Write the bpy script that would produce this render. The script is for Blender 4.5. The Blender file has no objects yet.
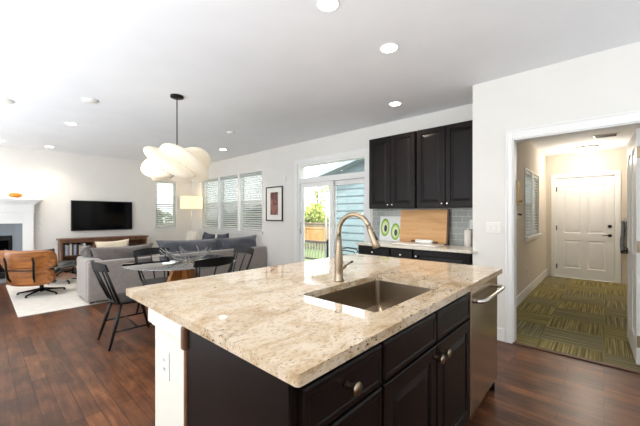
import bpy, bmesh, math, random
from mathutils import Vector, Matrix
random.seed(7)
SC = bpy.context.scene
COL = SC.collection
R = math.radians
PI = math.pi

# ------------------------------------------------------------------ camera, sky, sun, exposure
cam = bpy.data.cameras.new('camera')
cam.sensor_width = 36.0
cam.lens = 311.2 / 640 * 36
cam.shift_y = 2.5 / 640
cam.clip_start = 0.05
camo = bpy.data.objects.new('camera', cam)
COL.objects.link(camo)
camo.location = (0, 0, 1.305)
camo.rotation_euler = (R(90), 0, R(42.38))
SC.camera = camo

WORLD_STRENGTH = 2.6
SUN_STRENGTH = 5.0
FILL_W = 385.0
KITCHEN_FILL_W = 24.0
w = bpy.data.worlds.new('overcast_sky')
SC.world = w
w.use_nodes = True
nt = w.node_tree
bg = nt.nodes['Background']
bg.inputs['Color'].default_value = (0.95, 0.98, 1.0, 1)
bg.inputs['Strength'].default_value = WORLD_STRENGTH

sun = bpy.data.lights.new('sun', 'SUN')
sun.energy = SUN_STRENGTH
sun.angle = R(8)
sun.color = (1.0, 0.96, 0.90)
suno = bpy.data.objects.new('sun', sun)
COL.objects.link(suno)
suno.rotation_euler = (R(28), R(16), 0)     # high sun from behind the camera: lands on the added patio and the far fence

# added up-facing fill lights out of view, brightening the ceiling in place of daylight
for nm_, loc_, sx_, sy_, pw_ in (('living_fill', (-5.4, -2.0, 0.12), 5.0, 1.8, FILL_W * .34), ('dining_fill', (-0.5, -1.9, 1.0), 4.2, 1.8, FILL_W * .42), ('kitchen_fill', (1.6, 1.2, 1.0), 2.0, 3.6, KITCHEN_FILL_W)):
    ar = bpy.data.lights.new(nm_, 'AREA')
    ar.shape = 'RECTANGLE'; ar.size = sx_; ar.size_y = sy_; ar.energy = pw_; ar.color = (0.88, 0.94, 1.0)
    aro = bpy.data.objects.new(nm_, ar); COL.objects.link(aro)
    aro.location = loc_; aro.rotation_euler = (R(180), 0, 0)

SC.view_settings.view_transform = 'Standard'
SC.view_settings.look = 'None'
SC.view_settings.gamma = 1
SC.view_settings.use_curve_mapping = False
SC.view_settings.exposure = 0.60
SPOT_W = 32.0       # each recessed ceiling downlight

# ------------------------------------------------------------------ materials
def lin(c):
    f = lambda v: v / 12.92 if v <= 0.04045 else ((v + 0.055) / 1.055) ** 2.4
    return tuple(f(v / 255.0) for v in c)

def node(nt, typ, **kw):
    n = nt.nodes.new(typ)
    for k, v in kw.items():
        setattr(n, k, v)
    return n

def base_mat(name):
    m = bpy.data.materials.new(name)
    m.use_nodes = True
    nt = m.node_tree
    return m, nt, nt.nodes['Principled BSDF']

def ramp(nt, stops, interp='LINEAR'):
    r = node(nt, 'ShaderNodeValToRGB')
    r.color_ramp.interpolation = interp
    e = r.color_ramp.elements
    while len(e) < len(stops):
        e.new(0.5)
    for i, (p, c) in enumerate(stops):
        e[i].position = p
        e[i].color = (*c, 1)
    return r

def coords(nt, scale=(1, 1, 1), rot=(0, 0, 0), kind='Object'):
    tc = node(nt, 'ShaderNodeTexCoord')
    mp = node(nt, 'ShaderNodeMapping')
    mp.inputs['Scale'].default_value = scale
    mp.inputs['Rotation'].default_value = rot
    nt.links.new(tc.outputs[kind], mp.inputs['Vector'])
    return mp.outputs['Vector']

def mat(name, rgb, rough=0.5, metal=0.0, var=0.06, scale=12.0, stretch=(1, 1, 1), bump=0.0, bscale=None, coat=0.0, sheen=0.0, spec=None):
    """one colour with a fine procedural variation of its own"""
    m, nt, b = base_mat(name)
    c = lin(rgb)
    v = coords(nt, stretch)
    n = node(nt, 'ShaderNodeTexNoise')
    n.inputs['Scale'].default_value = scale
    n.inputs['Detail'].default_value = 4
    nt.links.new(v, n.inputs['Vector'])
    r = ramp(nt, [(0.3, tuple(x * (1 - var) for x in c)), (0.7, tuple(min(1, x * (1 + var)) for x in c))])
    nt.links.new(n.outputs['Fac'], r.inputs['Fac'])
    nt.links.new(r.outputs['Color'], b.inputs['Base Color'])
    b.inputs['Roughness'].default_value = rough
    b.inputs['Metallic'].default_value = metal
    if coat:
        b.inputs['Coat Weight'].default_value = coat
        b.inputs['Coat Roughness'].default_value = 0.15
    if sheen:
        b.inputs['Sheen Weight'].default_value = sheen
    if spec is not None:
        b.inputs['Specular IOR Level'].default_value = spec
    if bump:
        n2 = node(nt, 'ShaderNodeTexNoise')
        n2.inputs['Scale'].default_value = bscale or scale * 4
        n2.inputs['Detail'].default_value = 3
        nt.links.new(v, n2.inputs['Vector'])
        bp = node(nt, 'ShaderNodeBump')
        bp.inputs['Strength'].default_value = bump
        bp.inputs['Distance'].default_value = 0.01
        nt.links.new(n2.outputs['Fac'], bp.inputs['Height'])
        nt.links.new(bp.outputs['Normal'], b.inputs['Normal'])
    return m

def emit(name, rgb, strength):
    m, nt, b = base_mat(name)
    b.inputs['Base Color'].default_value = (*lin(rgb), 1)
    b.inputs['Emission Color'].default_value = (*lin(rgb), 1)
    b.inputs['Emission Strength'].default_value = strength
    b.inputs['Roughness'].default_value = 0.6
    return m

def mat_wood(name, dark, light, rough=0.4, axis=0, freq=14.0, coat=0.0):
    m, nt, b = base_mat(name)
    st = [freq, freq, freq]
    st[axis] = freq * 0.09
    v = coords(nt, tuple(st))
    n = node(nt, 'ShaderNodeTexNoise')
    n.inputs['Scale'].default_value = 1.0
    n.inputs['Detail'].default_value = 5
    n.inputs['Distortion'].default_value = 0.6
    nt.links.new(v, n.inputs['Vector'])
    r = ramp(nt, [(0.3, lin(dark)), (0.7, lin(light))])
    nt.links.new(n.outputs['Fac'], r.inputs['Fac'])
    nt.links.new(r.outputs['Color'], b.inputs['Base Color'])
    b.inputs['Roughness'].default_value = rough
    b.inputs['Coat Weight'].default_value = coat
    return m

def mat_floor():
    m, nt, b = base_mat('walnut_planks')
    v = coords(nt)
    br = node(nt, 'ShaderNodeTexBrick', offset=0.37, offset_frequency=3, squash=1.0)
    br.inputs['Color1'].default_value = (0, 0, 0, 1)
    br.inputs['Color2'].default_value = (1, 1, 1, 1)
    br.inputs['Mortar'].default_value = (0.5, 0.5, 0.5, 1)
    br.inputs['Scale'].default_value = 1.0
    br.inputs['Mortar Size'].default_value = 0.0018
    br.inputs['Mortar Smooth'].default_value = 0.1
    br.inputs['Brick Width'].default_value = 0.62
    br.inputs['Row Height'].default_value = 0.092
    nt.links.new(v, br.inputs['Vector'])
    v2 = coords(nt, (2.2, 22, 10))
    n = node(nt, 'ShaderNodeTexNoise')
    n.inputs['Scale'].default_value = 1.4
    n.inputs['Detail'].default_value = 6
    n.inputs['Distortion'].default_value = 0.8
    nt.links.new(v2, n.inputs['Vector'])
    v3 = coords(nt, (1.0, 1.6, 1))
    n3 = node(nt, 'ShaderNodeTexNoise')
    n3.inputs['Scale'].default_value = 4.5
    n3.inputs['Detail'].default_value = 5
    nt.links.new(v3, n3.inputs['Vector'])
    a1 = node(nt, 'ShaderNodeMath', operation='MULTIPLY'); a1.inputs[1].default_value = 0.27
    nt.links.new(br.outputs['Color'], a1.inputs[0])
    a2 = node(nt, 'ShaderNodeMath', operation='MULTIPLY_ADD'); a2.inputs[1].default_value = 0.55
    nt.links.new(n.outputs['Fac'], a2.inputs[0]); nt.links.new(a1.outputs[0], a2.inputs[2])
    a3 = node(nt, 'ShaderNodeMath', operation='MULTIPLY_ADD'); a3.inputs[1].default_value = 0.58
    nt.links.new(n3.outputs['Fac'], a3.inputs[0]); nt.links.new(a2.outputs[0], a3.inputs[2])
    r = ramp(nt, [(0.36, lin((44, 27, 20))), (0.60, lin((76, 47, 33))), (0.85, lin((112, 71, 46))), (1.0, lin((140, 93, 60)))])
    nt.links.new(a3.outputs[0], r.inputs['Fac'])
    mx = node(nt, 'ShaderNodeMix', data_type='RGBA')
    mx.inputs[7].default_value = (*lin((28, 18, 14)), 1)
    nt.links.new(r.outputs['Color'], mx.inputs[6])
    nt.links.new(br.outputs['Fac'], mx.inputs[0])
    nt.links.new(mx.outputs[2], b.inputs['Base Color'])
    b.inputs['Roughness'].default_value = 0.30
    b.inputs['Specular IOR Level'].default_value = 0.28
    bp = node(nt, 'ShaderNodeBump'); bp.inputs['Strength'].default_value = 0.25; bp.inputs['Distance'].default_value = 0.004
    ad = node(nt, 'ShaderNodeMath', operation='SUBTRACT')
    nt.links.new(n.outputs['Fac'], ad.inputs[0]); nt.links.new(br.outputs['Fac'], ad.inputs[1])
    nt.links.new(ad.outputs[0], bp.inputs['Height'])
    nt.links.new(bp.outputs['Normal'], b.inputs['Normal'])
    return m

def mat_carpet():
    m, nt, b = base_mat('striped_carpet_tiles')
    v = coords(nt, (2, 2, 2))
    ck = node(nt, 'ShaderNodeTexChecker')
    ck.inputs['Scale'].default_value = 1.0
    nt.links.new(v, ck.inputs['Vector'])
    outs = []
    for st in ((70, 1.2, 1), (1.2, 70, 1)):
        vv = coords(nt, st)
        n = node(nt, 'ShaderNodeTexNoise'); n.inputs['Scale'].default_value = 1.0; n.inputs['Detail'].default_value = 2
        nt.links.new(vv, n.inputs['Vector'])
        outs.append(n.outputs['Fac'])
    mx = node(nt, 'ShaderNodeMix', data_type='FLOAT')
    nt.links.new(ck.outputs['Fac'], mx.inputs[0]); nt.links.new(outs[0], mx.inputs[2]); nt.links.new(outs[1], mx.inputs[3])
    r1 = ramp(nt, [(0.34, lin((102, 92, 62))), (0.5, lin((130, 119, 78))), (0.66, lin((170, 158, 106)))])
    r2 = ramp(nt, [(0.34, lin((98, 91, 68))), (0.5, lin((124, 116, 86))), (0.66, lin((160, 152, 116)))])
    nt.links.new(mx.outputs[0], r1.inputs['Fac']); nt.links.new(mx.outputs[0], r2.inputs['Fac'])
    wn = node(nt, 'ShaderNodeTexWhiteNoise', noise_dimensions='3D')
    fl = node(nt, 'ShaderNodeVectorMath', operation='FLOOR')
    nt.links.new(coords(nt, (2, 2, 0)), fl.inputs[0]); nt.links.new(fl.outputs[0], wn.inputs['Vector'])
    st = node(nt, 'ShaderNodeMath', operation='GREATER_THAN'); st.inputs[1].default_value = 0.62
    nt.links.new(wn.outputs['Value'], st.inputs[0])
    m2 = node(nt, 'ShaderNodeMix', data_type='RGBA')
    nt.links.new(st.outputs[0], m2.inputs[0]); nt.links.new(r1.outputs['Color'], m2.inputs[6]); nt.links.new(r2.outputs['Color'], m2.inputs[7])
    nt.links.new(m2.outputs[2], b.inputs['Base Color'])
    b.inputs['Roughness'].default_value = 0.95
    b.inputs['Specular IOR Level'].default_value = 0.1
    return m

def mat_granite():
    m, nt, b = base_mat('cream_granite')
    v = coords(nt, (1.9, 0.9, 1.6), (0, 0, R(-28)))
    n1 = node(nt, 'ShaderNodeTexNoise'); n1.inputs['Scale'].default_value = 4.2; n1.inputs['Detail'].default_value = 9; n1.inputs['Roughness'].default_value = 0.68; n1.inputs['Distortion'].default_value = 1.2
    nt.links.new(v, n1.inputs['Vector'])
    r1 = ramp(nt, [(0.24, lin((148, 116, 82))), (0.40, lin((188, 165, 133))), (0.54, lin((208, 190, 166))), (0.75, lin((202, 188, 172)))])
    nt.links.new(n1.outputs['Fac'], r1.inputs['Fac'])
    n2 = node(nt, 'ShaderNodeTexNoise'); n2.inputs['Scale'].default_value = 48; n2.inputs['Detail'].default_value = 4; n2.inputs['Roughness'].default_value = 0.7
    nt.links.new(v, n2.inputs['Vector'])
    n2b = node(nt, 'ShaderNodeTexNoise'); n2b.inputs['Scale'].default_value = 5.0; n2b.inputs['Detail'].default_value = 5
    nt.links.new(v, n2b.inputs['Vector'])
    ad = node(nt, 'ShaderNodeMath', operation='MULTIPLY_ADD'); ad.inputs[1].default_value = 0.55
    nt.links.new(n2b.outputs['Fac'], ad.inputs[0]); nt.links.new(n2.outputs['Fac'], ad.inputs[2])
    r2 = ramp(nt, [(0.89, (0, 0, 0)), (0.96, (1, 1, 1))])
    nt.links.new(ad.outputs[0], r2.inputs['Fac'])
    mx = node(nt, 'ShaderNodeMix', data_type='RGBA'); mx.inputs[7].default_value = (*lin((74, 60, 50)), 1)
    nt.links.new(r2.outputs['Color'], mx.inputs[0]); nt.links.new(r1.outputs['Color'], mx.inputs[6])
    n3 = node(nt, 'ShaderNodeTexNoise'); n3.inputs['Scale'].default_value = 70; n3.inputs['Detail'].default_value = 2
    nt.links.new(v, n3.inputs['Vector'])
    r3 = ramp(nt, [(0.32, (0.66, 0.58, 0.50)), (0.46, (1, 1, 1))])
    nt.links.new(n3.outputs['Fac'], r3.inputs['Fac'])
    ml = node(nt, 'ShaderNodeMix', data_type='RGBA', blend_type='MULTIPLY'); ml.inputs[0].default_value = 1
    nt.links.new(mx.outputs[2], ml.inputs[6]); nt.links.new(r3.outputs['Color'], ml.inputs[7])
    nt.links.new(ml.outputs[2], b.inputs['Base Color'])
    b.inputs['Roughness'].default_value = 0.03
    b.inputs['IOR'].default_value = 1.75
    return m

def mat_brick(name, c1, c2, mortar, bw, rh, ms, rough, rot=(R(90), 0, 0)):
    m, nt, b = base_mat(name)
    v = coords(nt, (1, 1, 1), rot)
    br = node(nt, 'ShaderNodeTexBrick')
    for k, c in (('Color1', c1), ('Color2', c2), ('Mortar', mortar)):
        br.inputs[k].default_value = (*lin(c), 1)
    br.inputs['Scale'].default_value = 1
    br.inputs['Mortar Size'].default_value = ms
    br.inputs['Brick Width'].default_value = bw
    br.inputs['Row Height'].default_value = rh
    nt.links.new(v, br.inputs['Vector'])
    nt.links.new(br.outputs['Color'], b.inputs['Base Color'])
    b.inputs['Roughness'].default_value = rough
    return m

def mat_glass(name, tint=(1, 1, 1), gloss=0.08, blend=0.25, mul=0.8):
    m = bpy.data.materials.new(name); m.use_nodes = True
    nt = m.node_tree
    nt.nodes.remove(nt.nodes['Principled BSDF'])
    out = nt.nodes['Material Output']
    t = node(nt, 'ShaderNodeBsdfTransparent'); t.inputs['Color'].default_value = (*tint, 1)
    g = node(nt, 'ShaderNodeBsdfGlossy'); g.inputs['Roughness'].default_value = 0.02
    lw = node(nt, 'ShaderNodeLayerWeight'); lw.inputs['Blend'].default_value = blend
    ma = node(nt, 'ShaderNodeMath', operation='MULTIPLY_ADD'); ma.inputs[1].default_value = mul; ma.inputs[2].default_value = gloss * 0.4
    nt.links.new(lw.outputs['Fresnel'], ma.inputs[0])
    mx = node(nt, 'ShaderNodeMixShader')
    nt.links.new(ma.outputs[0], mx.inputs[0]); nt.links.new(t.outputs[0], mx.inputs[1]); nt.links.new(g.outputs[0], mx.inputs[2])
    nt.links.new(mx.outputs[0], out.inputs['Surface'])
    return m

def mat_screen():
    m = bpy.data.materials.new('insect_screen'); m.use_nodes = True
    nt = m.node_tree
    b = nt.nodes['Principled BSDF']; b.inputs['Base Color'].default_value = (0.10, 0.11, 0.11, 1); b.inputs['Roughness'].default_value = 0.8
    t = node(nt, 'ShaderNodeBsdfTransparent')
    mx = node(nt, 'ShaderNodeMixShader'); mx.inputs[0].default_value = 0.25
    nt.links.new(t.outputs[0], mx.inputs[1]); nt.links.new(b.outputs[0], mx.inputs[2])
    nt.links.new(mx.outputs[0], nt.nodes['Material Output'].inputs['Surface'])
    return m

def mat_translucent(name, rgb, es=0.0, ergb=(255, 240, 215)):
    m, nt, b = base_mat(name)
    b.inputs['Base Color'].default_value = (*lin(rgb), 1)
    b.inputs['Roughness'].default_value = 0.8
    b.inputs['Emission Color'].default_value = (*lin(ergb), 1)
    b.inputs['Emission Strength'].default_value = es
    return m

def mat_avocado():
    """white glass board printed with two green avocado halves (object XZ plane, metres)"""
    m, nt, b = base_mat('avocado_print')
    tc = node(nt, 'ShaderNodeTexCoord')
    sp = node(nt, 'ShaderNodeSeparateXYZ'); nt.links.new(tc.outputs['Object'], sp.inputs[0])
    def M(op, a, c=None, d=None):
        n = node(nt, 'ShaderNodeMath', operation=op)
        for i, q in enumerate((a, c, d)):
            if q is None: continue
            if isinstance(q, (int, float)): n.inputs[i].default_value = q
            else: nt.links.new(q, n.inputs[i])
        return n.outputs[0]
    def dist(cx, cz, rx, rz):
        dx = M('DIVIDE', M('SUBTRACT', sp.outputs[0], cx), rx)
        dz = M('DIVIDE', M('SUBTRACT', sp.outputs[2], cz), rz)
        return M('SQRT', M('ADD', M('MULTIPLY', dx, dx), M('MULTIPLY', dz, dz)))
    col = None
    cur = (*lin((236, 238, 236)), 1)
    prev = None
    for (cx, cz, rx, rz) in ((0.095, 0.205, 0.074, 0.135), (0.272, 0.145, 0.074, 0.125)):
        d = dist(cx, cz, rx, rz)
        pit = dist(cx + 0.01, cz - 0.015, rx * 0.36, rz * 0.40)
        for (dd, th, c) in ((d, 1.0, (104, 150, 40)), (d, 0.86, (168, 206, 72)), (d, 0.66, (222, 232, 180)), (pit, 1.0, (40, 48, 60))):
            mask = M('LESS_THAN', dd, th)
            mx = node(nt, 'ShaderNodeMix', data_type='RGBA')
            nt.links.new(mask, mx.inputs[0])
            if prev is None: mx.inputs[6].default_value = cur
            else: nt.links.new(prev, mx.inputs[6])
            mx.inputs[7].default_value = (*lin(c), 1)
            prev = mx.outputs[2]
    nt.links.new(prev, b.inputs['Base Color'])
    b.inputs['Roughness'].default_value = 0.2
    return m

M = {}
M['wall'] = mat('warm_white_paint', (232, 230, 225), 0.85, var=0.015, scale=3)
M['ceiling'] = mat('ceiling_paint', (238, 240, 243), 0.9, var=0.015, scale=3, bump=0.08, bscale=160)
M['beige'] = mat('beige_paint', (212, 203, 188), 0.85, var=0.015, scale=3)
M['trim'] = mat('white_trim_paint', (240, 240, 238), 0.45, var=0.01)
M['cream'] = mat('cream_white_paint', (222, 218, 206), 0.6, var=0.01)
M['door_white'] = mat('white_door_paint', (236, 236, 234), 0.4, var=0.01)
M['floor'] = mat_floor()
M['carpet'] = mat_carpet()
M['granite'] = mat_granite()
M['espresso'] = mat_wood('espresso_cabinet', (13, 8, 7), (19, 12, 11), 0.36, axis=2, freq=30)
M['espresso'].node_tree.nodes['Principled BSDF'].inputs['Specular IOR Level'].default_value = 0.22
M['espresso_inside'] = mat('cabinet_inside', (60, 48, 40), 0.6)
M['toe'] = mat('toe_kick_black', (16, 14, 13), 0.7)
M['steel'] = mat('brushed_steel', (200, 186, 168), 0.24, 1.0, 0.05, 10, (0.4, 40, 40))
M['steel_dark'] = mat('sink_steel', (150, 136, 118), 0.34, 1.0, 0.06, 12, (30, 1, 1))
M['nickel'] = mat('brushed_nickel', (158, 142, 120), 0.30, 1.0, 0.04)
M['chrome'] = mat('satin_chrome', (215, 214, 210), 0.2, 1.0, 0.02)
M['black_metal'] = mat('black_metal', (26, 25, 25), 0.35, 0.6, 0.05)
M['black_paint'] = mat('black_chair_paint', (17, 17, 18), 0.42, 0, 0.08, spec=0.35)
M['black_plastic'] = mat('black_plastic', (20, 20, 21), 0.4)
M['tv_screen'] = mat('tv_screen', (5, 6, 8), 0.08, 0, 0.02, spec=0.2)
M['leather'] = mat('black_leather', (28, 26, 25), 0.38, 0, 0.12, 20, bump=0.25, bscale=90)
M['walnut_veneer'] = mat_wood('rosewood_veneer', (112, 62, 26), (182, 116, 56), 0.30, axis=0, freq=22, coat=0.3)
M['ply_edge'] = mat('plywood_edge', (70, 42, 26), 0.5)
M['console_wood'] = mat_wood('console_walnut', (84, 54, 36), (122, 82, 56), 0.42, axis=1, freq=12)
M['table_wood'] = mat_wood('table_base_wood', (150, 92, 44), (196, 132, 72), 0.4, axis=2, freq=14)
M['bamboo'] = mat_wood('bamboo_board', (206, 150, 92), (232, 184, 126), 0.45, axis=0, freq=22)
M['bamboo_dark'] = mat_wood('board_edge_wood', (70, 44, 28), (96, 62, 40), 0.5, axis=0, freq=18)
M['sofa'] = mat('grey_velvet', (150, 141, 135), 0.85, 0, 0.10, 26, bump=0.2, bscale=260, sheen=0.4)
M['cushion_taupe'] = mat('taupe_cushion', (96, 89, 86), 0.9, 0, 0.14, 16, bump=0.25, bscale=180, sheen=0.3)
M['cushion_slate'] = mat('slate_cushion', (88, 90, 98), 0.9, 0, 0.16, 14, bump=0.25, bscale=180, sheen=0.3)
M['cushion_cream'] = mat('cream_fabric', (222, 208, 184), 0.95, 0, 0.05, 22, bump=0.4, bscale=90)
M['cushion_shag'] = mat('ivory_shag', (226, 220, 208), 1.0, 0, 0.10, 50, bump=1.0, bscale=70)
M['cushion_navy'] = mat('dark_pattern_fabric', (66, 70, 80), 0.9, 0, 0.45, 22)
M['rug'] = mat('ivory_wool', (226, 221, 212), 1.0, 0, 0.06, 9, bump=0.5, bscale=70)
M['glass'] = mat_glass('window_glass', (0.97, 0.985, 0.98), 0.05)
M['table_glass'] = mat_glass('table_glass', (0.92, 0.95, 0.94), 0.6, 0.55, 1.5)
M['screen'] = mat_screen()
def mat_blind():
    m, nt, b = base_mat('white_blind_slats')
    b.inputs['Base Color'].default_value = (*lin((236, 238, 238)), 1); b.inputs['Roughness'].default_value = 0.5
    tr = node(nt, 'ShaderNodeBsdfTranslucent'); tr.inputs['Color'].default_value = (*lin((236, 238, 236)), 1)
    mx = node(nt, 'ShaderNodeMixShader'); mx.inputs[0].default_value = 0.6
    nt.links.new(b.outputs[0], mx.inputs[1]); nt.links.new(tr.outputs[0], mx.inputs[2])
    nt.links.new(mx.outputs[0], nt.nodes['Material Output'].inputs['Surface'])
    return m
M['blind'] = mat_blind()
M['backsplash'] = mat_brick('grey_glass_subway_tile', (142, 148, 144), (158, 162, 156), (186, 188, 182), 0.152, 0.076, 0.0035, 0.08)
M['fire_tile'] = mat_brick('grey_fireplace_tile', (128, 136, 142), (136, 144, 150), (150, 155, 158), 0.6, 0.3, 0.002, 0.35, (R(90), 0, R(90)))
M['firebox'] = mat('firebox_black', (18, 18, 20), 0.3, 0.3)
M['pumpkin'] = mat('orange_glaze', (214, 128, 36), 0.3, 0, 0.3, 9)
M['plate'] = mat('white_wall_plate', (238, 236, 230), 0.4, var=0.01)
M['slot'] = mat('dark_slot', (60, 58, 55), 0.6)
M['ceramic'] = mat('white_ceramic', (236, 234, 230), 0.25, var=0.01)
M['marble'] = mat('white_marble', (232, 230, 226), 0.2, 0, 0.08, 8)
M['art'] = None
M['lamp_shade'] = mat_translucent('linen_shade', (238, 228, 206), 0.42, (255, 226, 176))
M['pendant'] = mat_translucent('pendant_polymer', (222, 214, 196), 0.20, (255, 236, 208))
M['rib'] = mat('pendant_rib', (120, 112, 104), 0.6)
M['bulb'] = emit('downlight_lens', (255, 240, 216), 14.0)
M['dome'] = emit('dome_light_glass', (255, 238, 212), 3.0)
M['wire'] = mat('silver_wire', (150, 148, 146), 0.3, 1.0, 0.02)
M['siding'] = mat('blue_grey_siding', (122, 140, 146), 0.7, 0, 0.08, 5, (1, 1, 6))
M['siding_trim'] = mat('siding_trim', (190, 196, 198), 0.6)
M['roof'] = mat('roof_shingle', (150, 160, 168), 0.9, 0, 0.15, 30)
M['deck'] = mat_wood('weathered_deck', (92, 88, 84), (120, 114, 108), 0.8, axis=0, freq=9)
M['rail'] = mat('deck_rail_paint', (92, 84, 78), 0.6)
M['baluster'] = mat('pale_baluster', (176, 170, 158), 0.6)
M['fence'] = mat_wood('cedar_fence', (150, 106, 66), (196, 152, 104), 0.8, axis=2, freq=8)
M['fence_dark'] = mat('fence_lattice', (120, 102, 84), 0.85, 0, 0.2, 6)
M['grass'] = mat('lawn', (104, 132, 74), 0.95, 0, 0.35, 7, bump=0.6, bscale=60)
M['leaf'] = mat('olive_leaves', (156, 166, 70), 0.8, 0, 0.45, 3)
M['leaf_dark'] = mat('dark_leaves', (116, 128, 92), 0.8, 0, 0.4, 3)
M['bark'] = mat('bark', (86, 70, 58), 0.95, 0, 0.2, 12)
M['yellow_wood'] = mat_wood('honey_wood', (206, 160, 74), (226, 188, 104), 0.5, axis=2)
M['grey_cloth'] = mat('grey_knit', (108, 110, 114), 0.95, 0, 0.4, 40, bump=0.5)
M['paper'] = mat('mat_board', (236, 234, 228), 0.8, var=0.01)

def mat_art():
    m, nt, b = base_mat('art_print')
    v = coords(nt, (7, 1, 3))
    n = node(nt, 'ShaderNodeTexNoise'); n.inputs['Scale'].default_value = 1.6; n.inputs['Detail'].default_value = 5; n.inputs['Distortion'].default_value = 1.5
    nt.links.new(v, n.inputs['Vector'])
    r = ramp(nt, [(0.32, lin((52, 36, 38))), (0.48, lin((120, 74, 70))), (0.58, lin((164, 116, 104))), (0.72, lin((98, 62, 66)))])
    nt.links.new(n.outputs['Fac'], r.inputs['Fac']); nt.links.new(r.outputs['Color'], b.inputs['Base Color'])
    b.inputs['Roughness'].default_value = 0.6
    return m
M['art'] = mat_art()
M['avocado'] = mat_avocado()

# ------------------------------------------------------------------ mesh helpers
def nb():
    return bmesh.new()

def xf(bm, verts, m):
    bmesh.ops.transform(bm, matrix=m, verts=verts)

def box(bm, x0, x1, y0, y1, z0, z1, bev=0.0, seg=2, mx=None):
    vs = [bm.verts.new(p) for p in ((x0, y0, z0), (x1, y0, z0), (x1, y1, z0), (x0, y1, z0), (x0, y0, z1), (x1, y0, z1), (x1, y1, z1), (x0, y1, z1))]
    fs = [bm.faces.new([vs[i] for i in f]) for f in ((0, 3, 2, 1), (4, 5, 6, 7), (0, 1, 5, 4), (1, 2, 6, 5), (2, 3, 7, 6), (3, 0, 4, 7))]
    if mx is not None:
        xf(bm, vs, mx)
    if bev > 0:
        es = set(e for f in fs for e in f.edges)
        bmesh.ops.bevel(bm, geom=list(es), offset=bev, segments=seg, affect='EDGES', profile=0.5)
    return bm

def tube(bm, pts, rad, seg=8, caps=True):
    """round bar through points; rad is a number or one per point"""
    pts = [Vector(p) for p in pts]
    n = len(pts)
    rads = rad if isinstance(rad, (list, tuple)) else [rad] * n
    t0 = (pts[1] - pts[0]).normalized()
    ref = Vector((0, 0, 1)) if abs(t0.z) < 0.9 else Vector((1, 0, 0))
    u = t0.cross(ref).normalized()
    rings = []
    for i, p in enumerate(pts):
        if i == 0: t = t0
        elif i == n - 1: t = (pts[i] - pts[i - 1]).normalized()
        else: t = ((pts[i + 1] - p).normalized() + (p - pts[i - 1]).normalized()).normalized()
        u = (u - t * u.dot(t)).normalized()
        v = t.cross(u)
        rings.append([bm.verts.new(p + (u * math.cos(2 * PI * k / seg) + v * math.sin(2 * PI * k / seg)) * rads[i]) for k in range(seg)])
    for a, b in zip(rings, rings[1:]):
        for k in range(seg):
            f = bm.faces.new((a[k], a[(k + 1) % seg], b[(k + 1) % seg], b[k])); f.smooth = True
    if caps:
        bm.faces.new(rings[0][::-1]); bm.faces.new(rings[-1])
    return bm

def lathe(bm, prof, seg=24, c=(0, 0, 0), mx=None, smooth=True):
    rings = []
    allv = []
    for r, z in prof:
        if r < 1e-6:
            vs = [bm.verts.new((c[0], c[1], c[2] + z))]
        else:
            vs = [bm.verts.new((c[0] + r * math.cos(2 * PI * k / seg), c[1] + r * math.sin(2 * PI * k / seg), c[2] + z)) for k in range(seg)]
        rings.append(vs); allv += vs
    for a, b in zip(rings, rings[1:]):
        for k in range(seg):
            k2 = (k + 1) % seg
            if len(a) == 1 and len(b) == 1: continue
            if len(a) == 1: f = bm.faces.new((a[0], b[k2], b[k]))
            elif len(b) == 1: f = bm.faces.new((a[k], a[k2], b[0]))
            else: f = bm.faces.new((a[k], a[k2], b[k2], b[k]))
            f.smooth = smooth
    if mx is not None:
        xf(bm, allv, mx)
    return bm

def rect_slab(bm, x0, x1, z0, z1, yb, loops, cap=True):
    """slab in the XZ plane facing -Y; loops = (inset, y) from the back edge to the centre"""
    prev = None
    for ins, y in [(0.0, yb)] + loops:
        vs = [bm.verts.new((x0 + ins, y, z0 + ins)), bm.verts.new((x1 - ins, y, z0 + ins)), bm.verts.new((x1 - ins, y, z1 - ins)), bm.verts.new((x0 + ins, y, z1 - ins))]
        if prev is None:
            bm.faces.new(vs[::-1])
        else:
            for k in range(4):
                bm.faces.new((prev[k], prev[(k + 1) % 4], vs[(k + 1) % 4], vs[k]))
        prev = vs
    bm.faces.new(prev)
    return bm

def raised_panel(bm, x0, x1, z0, z1, t=0.02, rail=0.058):
    m = min(x1 - x0, z1 - z0)
    rail = min(rail, m * 0.24)
    return rect_slab(bm, x0, x1, z0, z1, 0.0, [(0.0, -t + 0.003), (0.003, -t), (rail, -t), (rail + 0.006, -t + 0.009), (rail + 0.016, -t + 0.009), (rail + 0.016 + min(0.028, m * 0.12), -t + 0.002)])

def pillow(bm, w, h, t, n=14, pinch=0.06, lump=0.0, seed=0, bend=0.0):
    """stuffed pillow standing in the XZ plane, z from 0 to h, thick along Y"""
    rg = random.Random(seed)
    ph = [rg.uniform(0, 6.28) for _ in range(4)]
    def pt(i, j, s):
        u = -1 + 2 * i / n; v = -1 + 2 * j / n
        th = (max(0, (1 - abs(u) ** 3.2)) * max(0, (1 - abs(v) ** 3.2))) ** 0.5
        x = w / 2 * u * (1 - pinch * (1 - v * v) * abs(u) ** 2)
        z = h / 2 * v * (1 - pinch * (1 - u * u) * abs(v) ** 2)
        d = lump * (math.sin(3.1 * u + ph[0]) * math.cos(2.3 * v + ph[1]) + 0.5 * math.sin(6 * u + 4 * v + ph[2]))
        return (x, s * (t / 2 * th) * (1 + d) - bend * abs(u) ** 2.4, z + h / 2)
    A = {}
    for s in (-1, 1):
        for i in range(n + 1):
            for j in range(n + 1):
                edge = i in (0, n) or j in (0, n)
                if edge and s == 1: A[(i, j, 1)] = A[(i, j, -1)]
                else: A[(i, j, s)] = bm.verts.new(pt(i, j, s))
    for s in (-1, 1):
        for i in range(n):
            for j in range(n):
                q = [A[(i, j, s)], A[(i + 1, j, s)], A[(i + 1, j + 1, s)], A[(i, j + 1, s)]]
                f = bm.faces.new(q if s == -1 else q[::-1]); f.smooth = True
    return bm

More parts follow.
